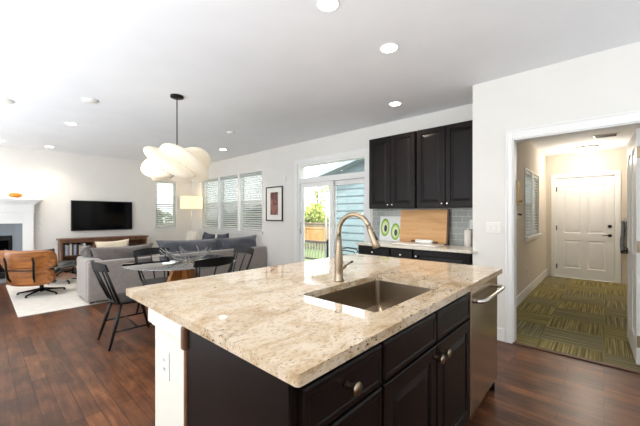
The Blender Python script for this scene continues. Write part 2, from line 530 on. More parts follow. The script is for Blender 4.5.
def obj(name, bm, m, parent=None, loc=None, rot=None, smooth=None):
    bmesh.ops.recalc_face_normals(bm, faces=bm.faces)
    me = bpy.data.meshes.new(name)
    bm.to_mesh(me); bm.free()
    if smooth:
        for p in me.polygons: p.use_smooth = True
    me.materials.append(m)
    o = bpy.data.objects.new(name, me)
    COL.objects.link(o)
    if parent: o.parent = parent
    if loc: o.location = loc
    if rot: o.rotation_euler = rot
    return o

def tag(o, label=None, cat=None, group=None, kind=None):
    if label: o['label'] = label
    if cat: o['category'] = cat
    if group: o['group'] = group
    if kind: o['kind'] = kind
    return o

def thing(name, label, cat, loc=(0, 0, 0), rz=0.0, group=None, kind=None):
    o = bpy.data.objects.new(name, None)
    o.empty_display_size = 0.1
    COL.objects.link(o)
    o.location = loc; o.rotation_euler = (0, 0, rz)
    return tag(o, label, cat, group, kind)

def dup(root, loc, rz=None, label=None, group=None):
    def cp(o, parent):
        c = o.copy(); COL.objects.link(c)
        if parent: c.parent = parent
        for ch in list(o.children): cp(ch, c)
        return c
    r = cp(root, None)
    r.location = loc
    if rz is not None: r.rotation_euler = (0, 0, rz)
    if label: r['label'] = label
    if group: r['group'] = group
    return r

def struct(name, bm, m, label, cat, parent=None):
    o = obj(name, bm, m, parent)
    if not parent: tag(o, label, cat, kind='structure')
    return o

# ------------------------------------------------------------------ the room shell
CH = 2.74            # ceiling
XT = -9.05           # television wall
YB = 4.26            # wall with the windows and sliding door
YF = 3.67            # wall with the cased opening

b = nb(); box(b, -9.2, 2.8, -3.0, 3.70, -0.12, 0); box(b, -9.2, -1.0, 3.70, 4.26, -0.12, 0)
struct('floor', b, M['floor'], 'dark walnut plank floor of the kitchen and living room', 'floor')
b = nb(); box(b, -0.925, 1.1, 3.70, 8.3, -0.12, 0.006)
struct('floor_hall', b, M['carpet'], 'olive and teal striped carpet tiles in the hall', 'floor')
b = nb(); box(b, -9.2, 2.8, -3.0, 4.42, CH, CH + 0.12)
struct('ceiling', b, M['ceiling'], 'smooth white ceiling with recessed lights', 'ceiling')
b = nb(); box(b, -0.925, 1.1, 3.79, 8.3, 2.58, 2.70)
struct('ceiling_hall', b, M['ceiling'], 'white hall ceiling above the entry', 'ceiling')

TW = (-8.40, -5.63, 0.95, 2.30)      # triple window opening
SD = (-4.48, -2.86, 0.0, 2.31)       # sliding door opening
b = nb()
box(b, -9.2, TW[0], YB, YB + .15, 0, CH); box(b, TW[0], TW[1], YB, YB + .15, 0, TW[2]); box(b, TW[0], TW[1], YB, YB + .15, TW[3], CH)
box(b, TW[1], SD[0], YB, YB + .15, 0, CH); box(b, SD[0], SD[1], YB, YB + .15, SD[3], CH); box(b, SD[1], -1.07, YB, YB + .15, 0, CH)
struct('wall_back', b, M['wall'], 'white wall with the triple window and sliding door', 'wall')
LW = (3.26, 3.80, 0.97, 2.26)        # window beside the television
b = nb()
box(b, XT - .15, XT, -3, LW[0], 0, CH); box(b, XT - .15, XT, LW[0], LW[1], 0, LW[2]); box(b, XT - .15, XT, LW[0], LW[1], LW[3], CH); box(b, XT - .15, XT, LW[1], YB, 0, CH)
struct('wall_left', b, M['wall'], 'white wall behind the television and fireplace', 'wall')
DO = (-0.693, 0.262, 2.085)          # cased opening to the hall
b = nb()
box(b, -1.07, DO[0], YF, YF + .12, 0, CH); box(b, DO[0], DO[1], YF, YF + .12, DO[2], CH); box(b, DO[1], 2.8, YF, YF + .12, 0, CH)
struct('wall_front', b, M['wall'], 'white wall around the opening to the hall', 'wall')
HW = (5.83, 7.20, 0.97, 2.04)        # hall window
b = nb()
x0, x1 = -1.07, -0.925
box(b, x0, x1, 3.79, HW[0], 0, CH); box(b, x0, x1, HW[0], HW[1], 0, HW[2]); box(b, x0, x1, HW[0], HW[1], HW[3], CH); box(b, x0, x1, HW[1], 8.45, 0, CH)
struct('wall_hall_left', b, M['beige'], 'beige hall wall with a blind covered window', 'wall')
FD = (-0.762, 0.165, 2.10)           # entry door opening
b = nb()
box(b, x1, FD[0], 8.3, 8.45, 0, CH); box(b, FD[0], FD[1], 8.3, 8.45, FD[2], CH); box(b, FD[1], 1.25, 8.3, 8.45, 0, CH)
struct('wall_hall_back', b, M['beige'], 'beige hall wall around the entry door', 'wall')
b = nb(); box(b, 1.1, 1.25, 3.79, 8.3, 0, CH)
struct('wall_hall_right', b, M['beige'], 'beige right hall wall behind the open door', 'wall')

b = nb(); box(b, 2.8, 2.95, -3.0, 3.79, 0, CH)  # unseen wall, added to darken reflections in the island cabinet fronts
struct('wall_right', b, M['wall'], 'unseen white wall added on the kitchen side to darken reflections', 'wall')

SWN = ((-6.6, -5.2), (-3.4, -2.1))  # unseen wall added to cut frontal light; openings sized for the light
b = nb(); xa = -9.2
for (wa, wb) in SWN:
    box(b, xa, wa, -3.15, -3.0, 0, CH); box(b, wa, wb, -3.15, -3.0, 0, .5); box(b, wa, wb, -3.15, -3.0, 2.25, CH); xa = wb
box(b, xa, 2.95, -3.15, -3.0, 0, CH)
struct('wall_south', b, M['wall'], 'unseen white wall behind the camera, added with openings to limit frontal light', 'wall')

# baseboards
def baseboard(name, label, segs, h=0.13):
    b = nb()
    for (a0, a1, c0, c1) in segs:
        box(b, a0, a1, c0, c1, 0.0, h, 0.004, 1)
    struct(name, b, M['trim'], label, 'baseboard')
baseboard('baseboard_back', 'white baseboard under the triple window', [(-9.03, SD[0] - .09, YB - .016, YB)])
baseboard('baseboard_left', 'white baseboard along the television wall', [(XT, XT + .016, 0.82, YB - .02), (XT, XT + .016, -3, -1.05)])
baseboard('baseboard_front', 'white baseboard left of the hall opening', [(-1.05, DO[0] - .057, YF - .016, YF), (DO[1] + .057, 2.8, YF - .016, YF)])
b = nb(); box(b, x1, x1 + .016, 3.80, 8.3, 0.006, 0.15, .004, 1)
struct('baseboard_hall', b, M['trim'], 'white baseboard under the hall window', 'baseboard')
b = nb(); box(b, DO[0], DO[1], 3.66, 3.715, 0.0, 0.012, .004, 1)
struct('trim_1', b, M['bamboo_dark'], 'dark wooden threshold strip between planks and carpet', 'trim')

# cased opening: casings with a stepped profile
b = nb()
cw_ = .088
for sg, xx in ((-1, DO[0]), (1, DO[1])):
    xa, xb = sorted((xx - sg * .006, xx + sg * .056))
    box(b, xa, xb, YF - .016, YF, 0, DO[2] + cw_, .004, 1)
    xa, xb = sorted((xx + sg * .038, xx + sg * .056))
    box(b, xa, xb, YF - .026, YF - .016, 0, DO[2] + cw_, .004, 1)
box(b, DO[0] + .006, DO[1] - .006, YF - .016, YF, DO[2] - .006, DO[2] + cw_, .004, 1)
box(b, DO[0] - .038, DO[1] + .038, YF - .026, YF - .016, DO[2] + cw_ - .02, DO[2] + cw_, .004, 1)
box(b, DO[0], DO[0] + .015, YF, YF + .13, 0, DO[2] - .015); box(b, DO[1] - .015, DO[1], YF, YF + .13, 0, DO[2] - .015); box(b, DO[0], DO[1], YF, YF + .13, DO[2] - .015, DO[2])
struct('trim_2', b, M['trim'], 'white casing around the opening to the hall', 'trim')

# ------------------------------------------------------------------ windows and blinds
def window_unit(name, label, x0, x1, z0, z1, y, mull=0, transform=None):
    """double-hung window in the XZ plane, room at -Y; frame, panes, insect screens, sill"""
    root = thing(name, label, 'window', kind='structure')
    if transform: root.location, root.rotation_euler = transform[0], (0, 0, transform[1])
    n = mull + 1
    wdt = (x1 - x0) / n
    f = nb(); g = nb(); s = nb()
    fr = 0.045
    for i in range(n):
        a, c = x0 + wdt * i, x0 + wdt * (i + 1)
        box(f, a, a + fr, y + .05, y + .12, z0, z1, .003, 1); box(f, c - fr, c, y + .05, y + .12, z0, z1, .003, 1)
        box(f, a + fr, c - fr, y + .05, y + .12, z0, z0 + fr, .003, 1); box(f, a + fr, c - fr, y + .05, y + .12, z1 - fr, z1, .003, 1)
        zm = (z0 + z1) / 2
        box(f, a + fr, c - fr, y + .06, y + .11, zm - .02, zm + .02, .003, 1)
        box(g, a + fr, c - fr, y + .083, y + .087, z0 + fr, zm - .02); box(g, a + fr, c - fr, y + .083, y + .087, zm + .02, z1 - fr)
        box(s, a + fr, c - fr, y + .108, y + .109, z0 + fr, zm - .02)
    obj('window_frame', f, M['trim'], root)
    obj('window_pane', g, M['glass'], root)
    obj('window_screen', s, M['screen'], root)
    c = nb()
    cw = .022
    box(c, x0 - cw, x0, y - .014, y, z0 - .0, z1 + cw, .004, 1); box(c, x1, x1 + cw, y - .014, y, z0, z1 + cw, .004, 1); box(c, x0, x1, y - .014, y, z1, z1 + cw, .004, 1)
    for i in range(1, n):
        box(c, x0 + wdt * i - .045, x0 + wdt * i + .045, y - .012, y + .05, z0, z1, .004, 1)
    obj('window_casing', c, M['trim'], root)
    sl = nb()
    box(sl, x0 - cw - .02, x1 + cw + .02, y - .05, y + .0, z0 - .03, z0, .005, 2); box(sl, x0, x1, y, y + .05, z0 - .02, z0)
    box(sl, x0 - cw, x1 + cw, y - .014, y, z0 - .09, z0 - .03, .004, 1)
    obj('window_sill', sl, M['trim'], root)
    return root

def blind(label, x0, x1, z0, z1, y, transform=None, group=None, tilt=40):
    root = thing('window_blind', label, 'blind', group=group)
    if transform: root.location, root.rotation_euler = transform[0], (0, 0, transform[1])
    h = nb(); box(h, x0 + .004, x1 - .004, y + .004, y + .046, z1 - .05, z1 - .004, .003, 1)
    obj('headrail', h, M['blind'], root)
    s = nb()
    z = z1 - .075
    while z > z0 + .05:
        mx = Matrix.Translation((0, y + .026, z)) @ Matrix.Rotation(R(tilt), 4, 'X')
        box(s, x0 + .008, x1 - .008, -.024, .024, -.0012, .0012, mx=mx)
        z -= .052
    tag(obj('slats', s, M['blind'], root), None)
    r = nb(); box(r, x0 + .008, x1 - .008, y + .006, y + .044, z0 + .012, z0 + .03, .003, 1)
    obj('bottom_rail', r, M['blind'], root)
    cds = nb()
    for q in (0.15, 0.85):
        xx = x0 + (x1 - x0) * q
        tube(cds, [(xx, y + .002, z0 + .03), (xx, y + .002, z1 - .03)], .0018, 5)
    obj('ladder_cord', cds, M['blind'], root)
    return root

window_unit('window_1', 'triple window with white blinds behind the sectional sofa', *TW, YB, mull=2)
wd = (TW[1] - TW[0]) / 3
for i, lb in enumerate(('leftmost of the three white blinds behind the sofa', 'middle of the three white blinds behind the sofa', 'rightmost of the three white blinds, nearest the framed art')):
    blind(lb, TW[0] + wd * i + (.045 if i else 0), TW[0] + wd * (i + 1) - (.045 if i < 2 else 0), TW[2], TW[3], YB, group='blinds in the triple window')
T2 = ((XT, 0, 0), R(90))      # local x -> world Y, room side (-Y local) -> +X
window_unit('window_2', 'single window on the television wall', LW[0], LW[1], LW[2], LW[3], 0, transform=T2)
blind('white blind in the single window right of the television', LW[0], LW[1], LW[2], LW[3], 0, transform=T2)
T3 = ((-0.925, 0, 0), R(90))
window_unit('window_3', 'hall window on the beige wall', HW[0], HW[1], HW[2], HW[3], 0, mull=1, transform=T3)
hw2 = (HW[0] + HW[1]) / 2
blind('white blind in the nearer half of the hall window', HW[0], hw2 - .045, HW[2], HW[3], 0, transform=T3, group='hall window blinds', tilt=14)
blind('white blind in the farther half of the hall window, nearer the entry door', hw2 + .045, HW[1], HW[2], HW[3], 0, transform=T3, group='hall window blinds', tilt=14)

# sliding door with transom
root = thing('door_1', 'white framed sliding glass door with transom to the deck', 'door', kind='structure')
x0, x1, z1 = SD[0], SD[1], SD[3]
c = nb()
box(c, x0 - .085, x0, YB - .016, YB, 0, z1 + .09, .004, 1); box(c, x1, x1 + .085, YB - .016, YB, 0, z1 + .09, .004, 1); box(c, x0, x1, YB - .016, YB, z1, z1 + .09, .004, 1)
obj('door_casing', c, M['trim'], root)
f = nb()
box(f, x0, x0 + .04, YB, YB + .15, 0, z1); box(f, x1 - .04, x1, YB, YB + .15, 0, z1); box(f, x0 + .04, x1 - .04, YB, YB + .15, z1 - .04, z1)
box(f, x0 + .04, x1 - .04, YB, YB + .15, 1.93, 2.03, .004, 1); box(f, x0 + .04, x1 - .04, YB, YB + .15, 0, .03)
obj('door_frame', f, M['trim'], root)
def slide_panel(xa, xb, y, nm):
    p = nb()
    s = .072
    box(p, xa, xa + s, y, y + .04, .03, 1.93, .004, 1); box(p, xb - s, xb, y, y + .04, .03, 1.93, .004, 1)
    box(p, xa + s, xb - s, y, y + .04, .03, .13, .004, 1); box(p, xa + s, xb - s, y, y + .04, 1.85, 1.93, .004, 1)
    o = obj(nm, p, M['trim'], root)
    g = nb(); box(g, xa + s, xb - s, y + .018, y + .023, .13, 1.85); obj('window_pane', g, M['glass'], o)
    return o
pl = slide_panel(x0 + .04, -3.60, YB + .03, 'sliding_panel')
slide_panel(-3.665, x1 - .04, YB + .085, 'fixed_panel')
h = nb(); tube(h, [(x0 + .075, YB + .03, .95), (x0 + .075, YB - .01, .97), (x0 + .075, YB - .01, 1.15), (x0 + .075, YB + .03, 1.17)], .009, 8)
obj('door_handle', h, M['chrome'], pl)
g = nb(); box(g, x0 + .04, x1 - .04, YB + .08, YB + .085, 2.03, z1 - .04); obj('window_pane', g, M['glass'], root)

# ------------------------------------------------------------------ hall doors
def panel_door(bm, w, h, t, cells):
    """slab with raised panels on both faces; cells = (x0, x1, z0, z1)"""
    xs = sorted(set([0, w] + [c[0] for c in cells] + [c[1] for c in cells]))
    zs = sorted(set([0, h] + [c[2] for c in cells] + [c[3] for c in cells]))
    for a, c in zip(xs, xs[1:]):
        for d, e in zip(zs, zs[1:]):
            hit = any(q[0] <= a + 1e-5 and q[1] >= c - 1e-5 and q[2] <= d + 1e-5 and q[3] >= e - 1e-5 for q in cells)
            if not hit: box(bm, a, c, -t / 2, t / 2, d, e)
    for q in cells:
        for s in (-1, 1):
            y = lambda k: s * k
            prev = None
            for ins, yy in ((0, t / 2), (.014, t / 2 - .011), (.03, t / 2 - .011), (.055, t / 2 - .004)):
                vs = [bm.verts.new((q[0] + ins, y(yy), q[2] + ins)), bm.verts.new((q[1] - ins, y(yy), q[2] + ins)), bm.verts.new((q[1] - ins, y(yy), q[3] - ins)), bm.verts.new((q[0] + ins, y(yy), q[3] - ins))]
                if prev:
                    for k in range(4): bm.faces.new((prev[k], prev[(k + 1) % 4], vs[(k + 1) % 4], vs[k]))
                prev = vs
            bm.faces.new(prev)
    bmesh.ops.remove_doubles(bm, verts=bm.verts, dist=1e-5)
    return bm

def four_panels(w):
    st = .125; mid = .10; pw = (w - 2 * st - mid) / 2
    return [(st, st + pw, .20, .78), (st + pw + mid, w - st, .20, .78), (st, st + pw, .93, 1.90), (st + pw + mid, w - st, .93, 1.90)]

dw = .90
root = thing('door_2', 'closed white four panel entry door at the end of the hall', 'door', (FD[0] + .012, 8.335, .012), kind='structure')
obj('door_leaf', panel_door(nb(), dw, 2.065, .045, four_panels(dw)), M['door_white'], root)
for z in (.22, 1.03, 1.85):
    h = nb(); box(h, -.012, .012, -.03, -.022, z - .05, z + .05, .002, 1); tube(h, [(0, -.032, z - .05), (0, -.032, z + .05)], .007, 8)
    tag(obj('door_hinge', h, M['black_metal'], root), 'dark bronze hinge')
def lever(parent, x, z, s, hand, m=M['black_metal'], y=.0225):
    l = nb()
    lathe(l, [(0, .012), (.030, .012), (.032, 0), (0, 0)], 16, mx=Matrix.Translation((x, s * y, z)) @ Matrix.Rotation(R(90 if s < 0 else -90), 4, 'X'))
    tube(l, [(x, s * (y + .008), z), (x, s * (y + .05), z)], .009, 8)
    tube(l, [(x, s * (y + .048), z), (x + hand * .06, s * (y + .052), z), (x + hand * .115, s * (y + .048), z - .004)], [.009, .008, .007], 8)
    return tag(obj('door_handle', l, m, parent), 'dark lever handle')
lever(root, dw - .065, .90, -1, -1)
d = nb(); lathe(d, [(0, .022), (.022, .022), (.030, .010), (.031, 0), (0, 0)], 16, mx=Matrix.Translation((dw - .065, -.0225, 1.08)) @ Matrix.Rotation(R(90), 4, 'X'))
tag(obj('deadbolt', d, M['black_metal'], root), 'round dark deadbolt')
c = nb()
cw = .075
box(c, FD[0] - cw, FD[0], 8.282, 8.3, .006, FD[2] + cw, .004, 1); box(c, FD[1], FD[1] + cw, 8.282, 8.3, .006, FD[2] + cw, .004, 1); box(c, FD[0], FD[1], 8.282, 8.3, FD[2], FD[2] + cw, .004, 1)
box(c, FD[0] - .0, FD[0] + .01, 8.30, 8.45, .006, FD[2]); box(c, FD[1] - .01, FD[1], 8.30, 8.45, .006, FD[2]); box(c, FD[0], FD[1], 8.30, 8.45, FD[2] - .012, FD[2])
struct('trim_3', c, M['trim'], 'white casing around the entry door', 'trim')
b = nb(); box(b, FD[0] + .01, FD[1] - .01, 8.36, 8.45, -.02, FD[2] - .012)
struct('trim_4', b, M['trim'], 'white threshold board behind the entry door', 'trim')

dl = .82
root = thing('door_3', 'open white panel door swung into the hall', 'door', (.228, 3.845, .014), R(91.8), kind='structure')
obj('door_leaf', panel_door(nb(), dl, 2.045, .040, four_panels(dl)), M['door_white'], root)
lever(root, dl - .065, .92, 1, -1, y=.020)
lever(root, dl - .065, .92, -1, -1, y=.020)
for z in (.20, 1.02, 1.84):
    h = nb(); box(h, -.004, .0, -.016, .018, z - .05, z + .05); tube(h, [(-.008, -.020, z - .05), (-.008, -.020, z + .05)], .006, 8)
    tag(obj('door_hinge', h, M['nickel'], root), 'brass coloured hinge on the door edge')

# ------------------------------------------------------------------ ceiling fixtures
def spotlight(parent, power=SPOT_W, size=R(125)):
    l = bpy.data.lights.new('downlight_lamp', 'SPOT')
    l.energy = power; l.spot_size = size; l.spot_blend = 0.9; l.shadow_soft_size = 0.06
    l.color = lin((255, 240, 222))
    o = bpy.data.objects.new('downlight_lamp', l); COL.objects.link(o)
    o.parent = parent; o.location = (0, 0, -.03)
    return o
def make_downlight():
    t = thing('recessed_downlight', 'x', 'ceiling light', group='recessed downlights in the ceiling')
    r = nb(); lathe(r, [(.066, 0), (.078, 0), (.079, -.004), (.072, -.007), (.067, -.004), (.066, 0)], 28)
    obj('trim_ring', r, M['trim'], t)
    e = nb(); lathe(e, [(0, -.006), (.066, -.005), (.066, 0), (0, 0)], 24)
    obj('lens', e, M['bulb'], t)
    spotlight(t)
    return t
spots = [(-1.383, 1.596, 'lit recessed downlight nearest the camera, above the island'), (-1.36, 2.368, 'lit recessed downlight above the far end of the island'),
         (-1.979, 3.60, 'lit recessed downlight in front of the upper cabinets'), (-6.141, .968, 'lit recessed downlight above the lounge chair and rug'),
         (-8.518, .989, 'lit recessed downlight close to the television wall above the mantel corner'), (-6.119, 3.577, 'lit recessed downlight by the triple window'),
         (-8.48, .27, 'lit recessed downlight at the left edge of the photo, above the fireplace')]
proto = None
for (x, y, lb) in spots:
    if proto is None:
        proto = make_downlight(); proto.location = (x, y, CH); proto['label'] = lb
    else: dup(proto, (x, y, CH), None, lb)
def ceiling_disc(name, label, cat, x, y, r=.07):
    t = thing(name, label, cat, (x, y, CH))
    p = nb(); lathe(p, [(0, -.03), (r * .7, -.03), (r * .92, -.02), (r, 0), (0, 0)], 24); obj('body', p, M['plate'], t)
    q = nb(); lathe(q, [(r * .45, -.0305), (r * .5, -.033), (r * .55, -.0305)], 20); obj('grille_ring', q, M['trim'], t)
ceiling_disc('smoke_detector', 'white round smoke detector right of the pendant on the ceiling', 'smoke detector', -4.735, 2.92)
ceiling_disc('ceiling_speaker', 'flat white round ceiling speaker left of the pendant rod', 'speaker', -4.717, .93, .085)
ceiling_disc('ceiling_speaker', 'flat white round ceiling speaker at the left edge of the ceiling', 'speaker', -5.50, .215, .085)

t = thing('dome_ceiling_light', 'lit frosted dome light on the hall ceiling', 'ceiling light', (-.237, 7.60, 2.58))
p = nb(); lathe(p, [(0, 0), (.17, 0), (.175, -.012), (.165, -.03), (.15, -.03), (0, -.028)], 28); obj('base_ring', p, M['chrome'], t)
p = nb(); lathe(p, [(.16, -.03), (.155, -.06), (.12, -.09), (.06, -.105), (0, -.11)], 28); obj('glass_dome', p, M['dome'], t)
l = bpy.data.lights.new('dome_lamp', 'POINT'); l.energy = 21; l.shadow_soft_size = .12; l.color = lin((255, 244, 230))
lo = bpy.data.objects.new('dome_lamp', l); COL.objects.link(lo); lo.parent = t; lo.location = (0, 0, -.26)
t = thing('ceiling_vent', 'white slotted air vent on the hall ceiling', 'vent', (.02, 6.72, 2.58))
p = nb(); box(p, -.15, .15, -.10, .10, -.012, 0, .004, 1); obj('vent_frame', p, M['plate'], t)
p = nb()
for k in range(6): box(p, -.125, .125, -.078 + k * .028, -.062 + k * .028, -.016, -.012)
tag(obj('vent_slots', p, M['slot'], t), 'dark slots')
ht = thing('smoke_detector', 'small white smoke detector on the hall ceiling near the opening', 'smoke detector', (-.42, 6.1, 2.58))
p = nb(); lathe(p, [(0, -.03), (.05, -.03), (.065, -.018), (.07, 0), (0, 0)], 20); obj('body', p, M['plate'], ht)

# ------------------------------------------------------------------ wall plates
def plate(name, label, cat, loc, rz, w, h, kind, n=1):
    t = thing(name, label, cat, loc, rz)
    p = nb(); box(p, -w / 2, w / 2, -.007, 0, -h / 2, h / 2, .003, 1); obj('cover_plate', p, M['plate'], t)
    for k in range(n):
        cx = (k - (n - 1) / 2) * .046
        if kind == 'switch':
            q = nb(); box(q, cx - .016, cx + .016, -.011, -.007, -.033, .033, .002, 1); obj('rocker', q, M['ceramic'], t)
        else:
            for z in (-.02, .02):
                q = nb(); box(q, cx - .016, cx + .016, -.009, -.007, z - .014, z + .014, .003, 1)
                o = obj('socket', q, M['ceramic'], t)
                s = nb(); box(s, cx - .007, cx - .004, -.0096, -.009, z - .006, z + .006); box(s, cx + .004, cx + .007, -.0096, -.009, z - .006, z + .006)
                tag(obj('slots', s, M['slot'], o), 'dark slots')
    return t
plate('light_switch', 'white light switch plate left of the hall opening', 'light switch', (-.862, YF, 1.175), 0, .14, .118, 'switch', 2)
plate('wall_outlet', 'white outlet on the end of the island column', 'outlet', (-1.433, .56, .648), 0, .075, .125, 'outlet')
plate('wall_outlet', 'white outlet on the grey tile beside the canister', 'outlet', (-1.235, YB - .013, 1.19), 0, .075, .118, 'outlet')
plate('wall_outlet', 'white outlet low on the beige hall wall', 'outlet', (-.925, 6.01, .386), R(90), .072, .118, 'outlet')
plate('light_switch', 'upper white switch plate beside the fireplace', 'light switch', (XT, .875, 1.19), R(90), .10, .12, 'switch', 1)
plate('light_switch', 'lower white switch plate beside the fireplace', 'light switch', (XT, .875, 1.04), R(90), .10, .10, 'switch', 1)
t = thing('wall_sensor', 'small white alarm sensor on the wall above the framed art', 'sensor', (-4.86, YB, 2.06))
p = nb(); box(p, -.04, .04, -.02, 0, -.055, .055, .006, 2); obj('body', p, M['plate'], t)
p = nb(); box(p, -.02, .02, -.022, -.02, -.03, .0, .002, 1); obj('cover', p, M['ceramic'], t)

# ------------------------------------------------------------------ kitchen island
def knob(parent, x, y, z, m=M['nickel']):
    k = nb()
    q = 1.35 if m == M['nickel'] else 1.0
    lathe(k, [(a_ * q, b_ * q) for a_, b_ in ((0, 0), (.008, 0), (.0060, .008), (.0070, .018), (.012, .026), (.0150, .030), (.014, .034), (0, .035))], 14, mx=Matrix.Translation((x, y, z)) @ Matrix.Rotation(R(90), 4, 'X'))
    return obj('knob', k, m, parent)

def cabinet(label, loc, rz, w, depth, z0, z1, fronts, toe=True, name='base_cabinet', group=None, m=M['espresso'], km=M['nickel'], top=False):
    """cabinet: local x along the front, front at y=0, body behind; fronts = (kind, x0, x1, z0, z1, knob (x, z) or None)"""
    t = thing(name, label, 'cabinet', loc, rz, group)
    c = nb()
    th = .018
    zb = z0 + (.10 if toe else 0)
    box(c, 0, th, .0, depth, zb, z1); box(c, w - th, w, .0, depth, zb, z1)
    box(c, th, w - th, .0, depth - .012, zb, zb + th); box(c, th, w - th, depth - .012, depth, zb, z1)
    box(c, th, w - th, 0, .02, z1 - .035, z1)
    box(c, th, .04, 0, .02, zb + th, z1 - .035); box(c, w - .04, w - th, 0, .02, zb + th, z1 - .035)
    if top: box(c, th, w - th, .02, depth - .012, z1 - th, z1)
    for q in fronts[1:]:
        if q[1] > .05: box(c, q[1] - .02, q[1] + .014, .0, .02, zb + th, z1 - .035)
    obj('carcass', c, m, t)
    if toe:
        k = nb(); box(k, .0, w, .07, depth, z0, zb); obj('toe_kick', k, M['toe'], t)
    for (kind, a, bb, d, e, kn) in fronts:
        f = nb()
        if kind == 'drawer':
            rect_slab(f, a, bb, d, e, 0.0, [(0, -.015), (.006, -.020), (.022, -.020), (.026, -.017)])
        else:
            raised_panel(f, a, bb, d, e)
        o = obj(kind, f, m, t)
        if kn: knob(o, kn[0], -.020, kn[1], km)
    return t

XI = -.60
cabinet('dark espresso drawer cabinet at the near left corner of the island', (XI, .55, 0), R(90), .42, .58, 0, .88,
        [('drawer', .022, .415, .705, .848, (.205, .792)), ('drawer', .022, .415, .42, .695, (.21, .56)), ('drawer', .022, .415, .12, .41, (.21, .27))])
# finished end panel as part of that cabinet
endc = [o for o in bpy.data.objects if o.get('label', '').startswith('dark espresso drawer')][0]
p = nb(); box(p, -.012, 0, .0, .58, 0, .88, .002, 1); obj('end_panel', p, M['espresso'], endc)
p = nb(); box(p, -.018, -.0, .58, .60, 0, .79, .003, 1); box(p, -.030, -.0, .576, .604, .79, .88, .008, 2)
tag(obj('scribe_moulding', p, M['console_wood'], endc), 'brown scribe moulding between panel and column')
cabinet('wide dark espresso sink cabinet in the middle of the island', (XI, .97, 0), R(90), .985, .58, 0, .88,
        [('drawer', .008, .475, .705, .848, None), ('drawer', .487, .978, .705, .848, None),
         ('door', .008, .475, .12, .695, (.443, .655)), ('door', .487, .978, .12, .695, (.522, .655))])

# dishwasher
t = thing('dishwasher', 'stainless steel dishwasher at the far end of the island', 'dishwasher', (XI, 1.958, 0), R(90))
W = .612
p = nb(); box(p, .004, W - .004, .01, .57, .10, .872); obj('tub', p, M['black_plastic'], t)
p = nb(); box(p, .004, W - .004, -.022, .01, .115, .868, .006, 2); dr = obj('door', p, M['steel'], t)
p = nb(); box(p, .006, W - .006, -.0, .0098, .868, .8795); obj('control_strip', p, M['black_plastic'], t)
h = nb()
z = .792
tube(h, [(.035, -.022, z), (.035, -.055, z + .004), (.05, -.072, z + .004), (.12, -.078, z + .004), (W - .12, -.078, z + .004), (W - .05, -.072, z + .004), (W - .035, -.055, z + .004), (W - .035, -.022, z)], .012, 12)
obj('handle', h, M['chrome'], dr)
p = nb(); box(p, .004, W - .004, .04, .56, 0, .10); obj('toe_kick', p, M['toe'], t)
b = nb(); box(b, -1.18, -.602, 2.574, 2.592, 0, .88, .002, 1)
tag(obj('end_panel', b, M['espresso']), 'dark espresso end panel beyond the dishwasher', 'panel')

# white half wall / column behind the cabinets
b = nb(); box(b, -1.565, -1.206, .56, 2.585, 0, .88, .003, 1)
hw_ = struct('wall_island', b, M['cream'], 'white painted half wall and column under the island top', 'wall')
b = nb(); box(b, -1.59, -1.207, .537, 2.60, .806, .8795, .004, 1); box(b, -1.578, -1.207, .549, 2.592, .792, .806, .003, 1)
struct('column_capital', b, M['cream'], '', '', hw_)

# granite top with the sink cut-out
CX0, CX1, CY0, CY1 = -1.889, -.553, .526, 2.607
SX0, SX1, SY0, SY1 = -1.105, -.668, 1.075, 1.765
def rr(x0, x1, y0, y1, r, n=5):
    pts = []
    for cx, cy, a0 in ((x1 - r, y1 - r, 0), (x0 + r, y1 - r, 90), (x0 + r, y0 + r, 180), (x1 - r, y0 + r, 270)):
        for k in range(n + 1):
            a = R(a0 + 90 * k / n); pts.append((cx + r * math.cos(a), cy + r * math.sin(a)))
    return pts
def slab_with_hole(outer, inner, z0, z1):
    bm = nb()
    lo = [bm.verts.new((x, y, z1)) for x, y in outer]; li = [bm.verts.new((x, y, z1)) for x, y in inner]
    es = [bm.edges.new((l[i], l[(i + 1) % len(l)])) for l in (lo, li) for i in range(len(l))]
    bmesh.ops.triangle_fill(bm, edges=es, use_beauty=True)
    top = list(bm.faces)
    r = bmesh.ops.extrude_face_region(bm, geom=top)
    bmesh.ops.translate(bm, verts=[v for v in r['geom'] if isinstance(v, bmesh.types.BMVert)], vec=(0, 0, z0 - z1))
    return bm
t = thing('island_countertop', 'cream speckled granite countertop on the kitchen island', 'countertop', (0, 0, 0))
bm = slab_with_hole(rr(CX0, CX1, CY0, CY1, .012, 3), rr(SX0, SX1, SY0, SY1, .02, 4), .881, .915)
obj('slab', bm, M['granite'], t)
# sink
t = thing('undermount_sink', 'single bowl stainless steel sink set under the granite', 'sink', (0, 0, 0))
bm = nb()
zt, zb = .8795, .69
loops = [(rr(SX0 - .02, SX1 + .02, SY0 - .02, SY1 + .02, .03), zt), (rr(SX0 - .004, SX1 + .004, SY0 - .004, SY1 + .004, .024), zt), (rr(SX0 + .004, SX1 - .004, SY0 + .004, SY1 - .004, .03), zb + .03), (rr(SX0 + .03, SX1 - .03, SY0 + .03, SY1 - .03, .04), zb),
         (rr(SX0 + .20, SX1 - .20, SY0 + .30, SY1 - .30, .018), zb - .004)]
prev = None
for pts, z in loops:
    vs = [bm.verts.new((x, y, z)) for x, y in pts]
    if prev:
        for k in range(len(vs)):
            f = bm.faces.new((prev[k], prev[(k + 1) % len(vs)], vs[(k + 1) % len(vs)], vs[k]))
    prev = vs
bm.faces.new(prev)
o = obj('basin', bm, M['steel_dark'], t)
sm = o.modifiers.new('thickness', 'SOLIDIFY'); sm.thickness = .0012; sm.offset = -1
d = nb(); lathe(d, [(0, .004), (.03, .004), (.045, .006), (.048, .001), (0, .001)], 24, (-.885, 1.42, zb - .001)); obj('drain', d, M['chrome'], t)

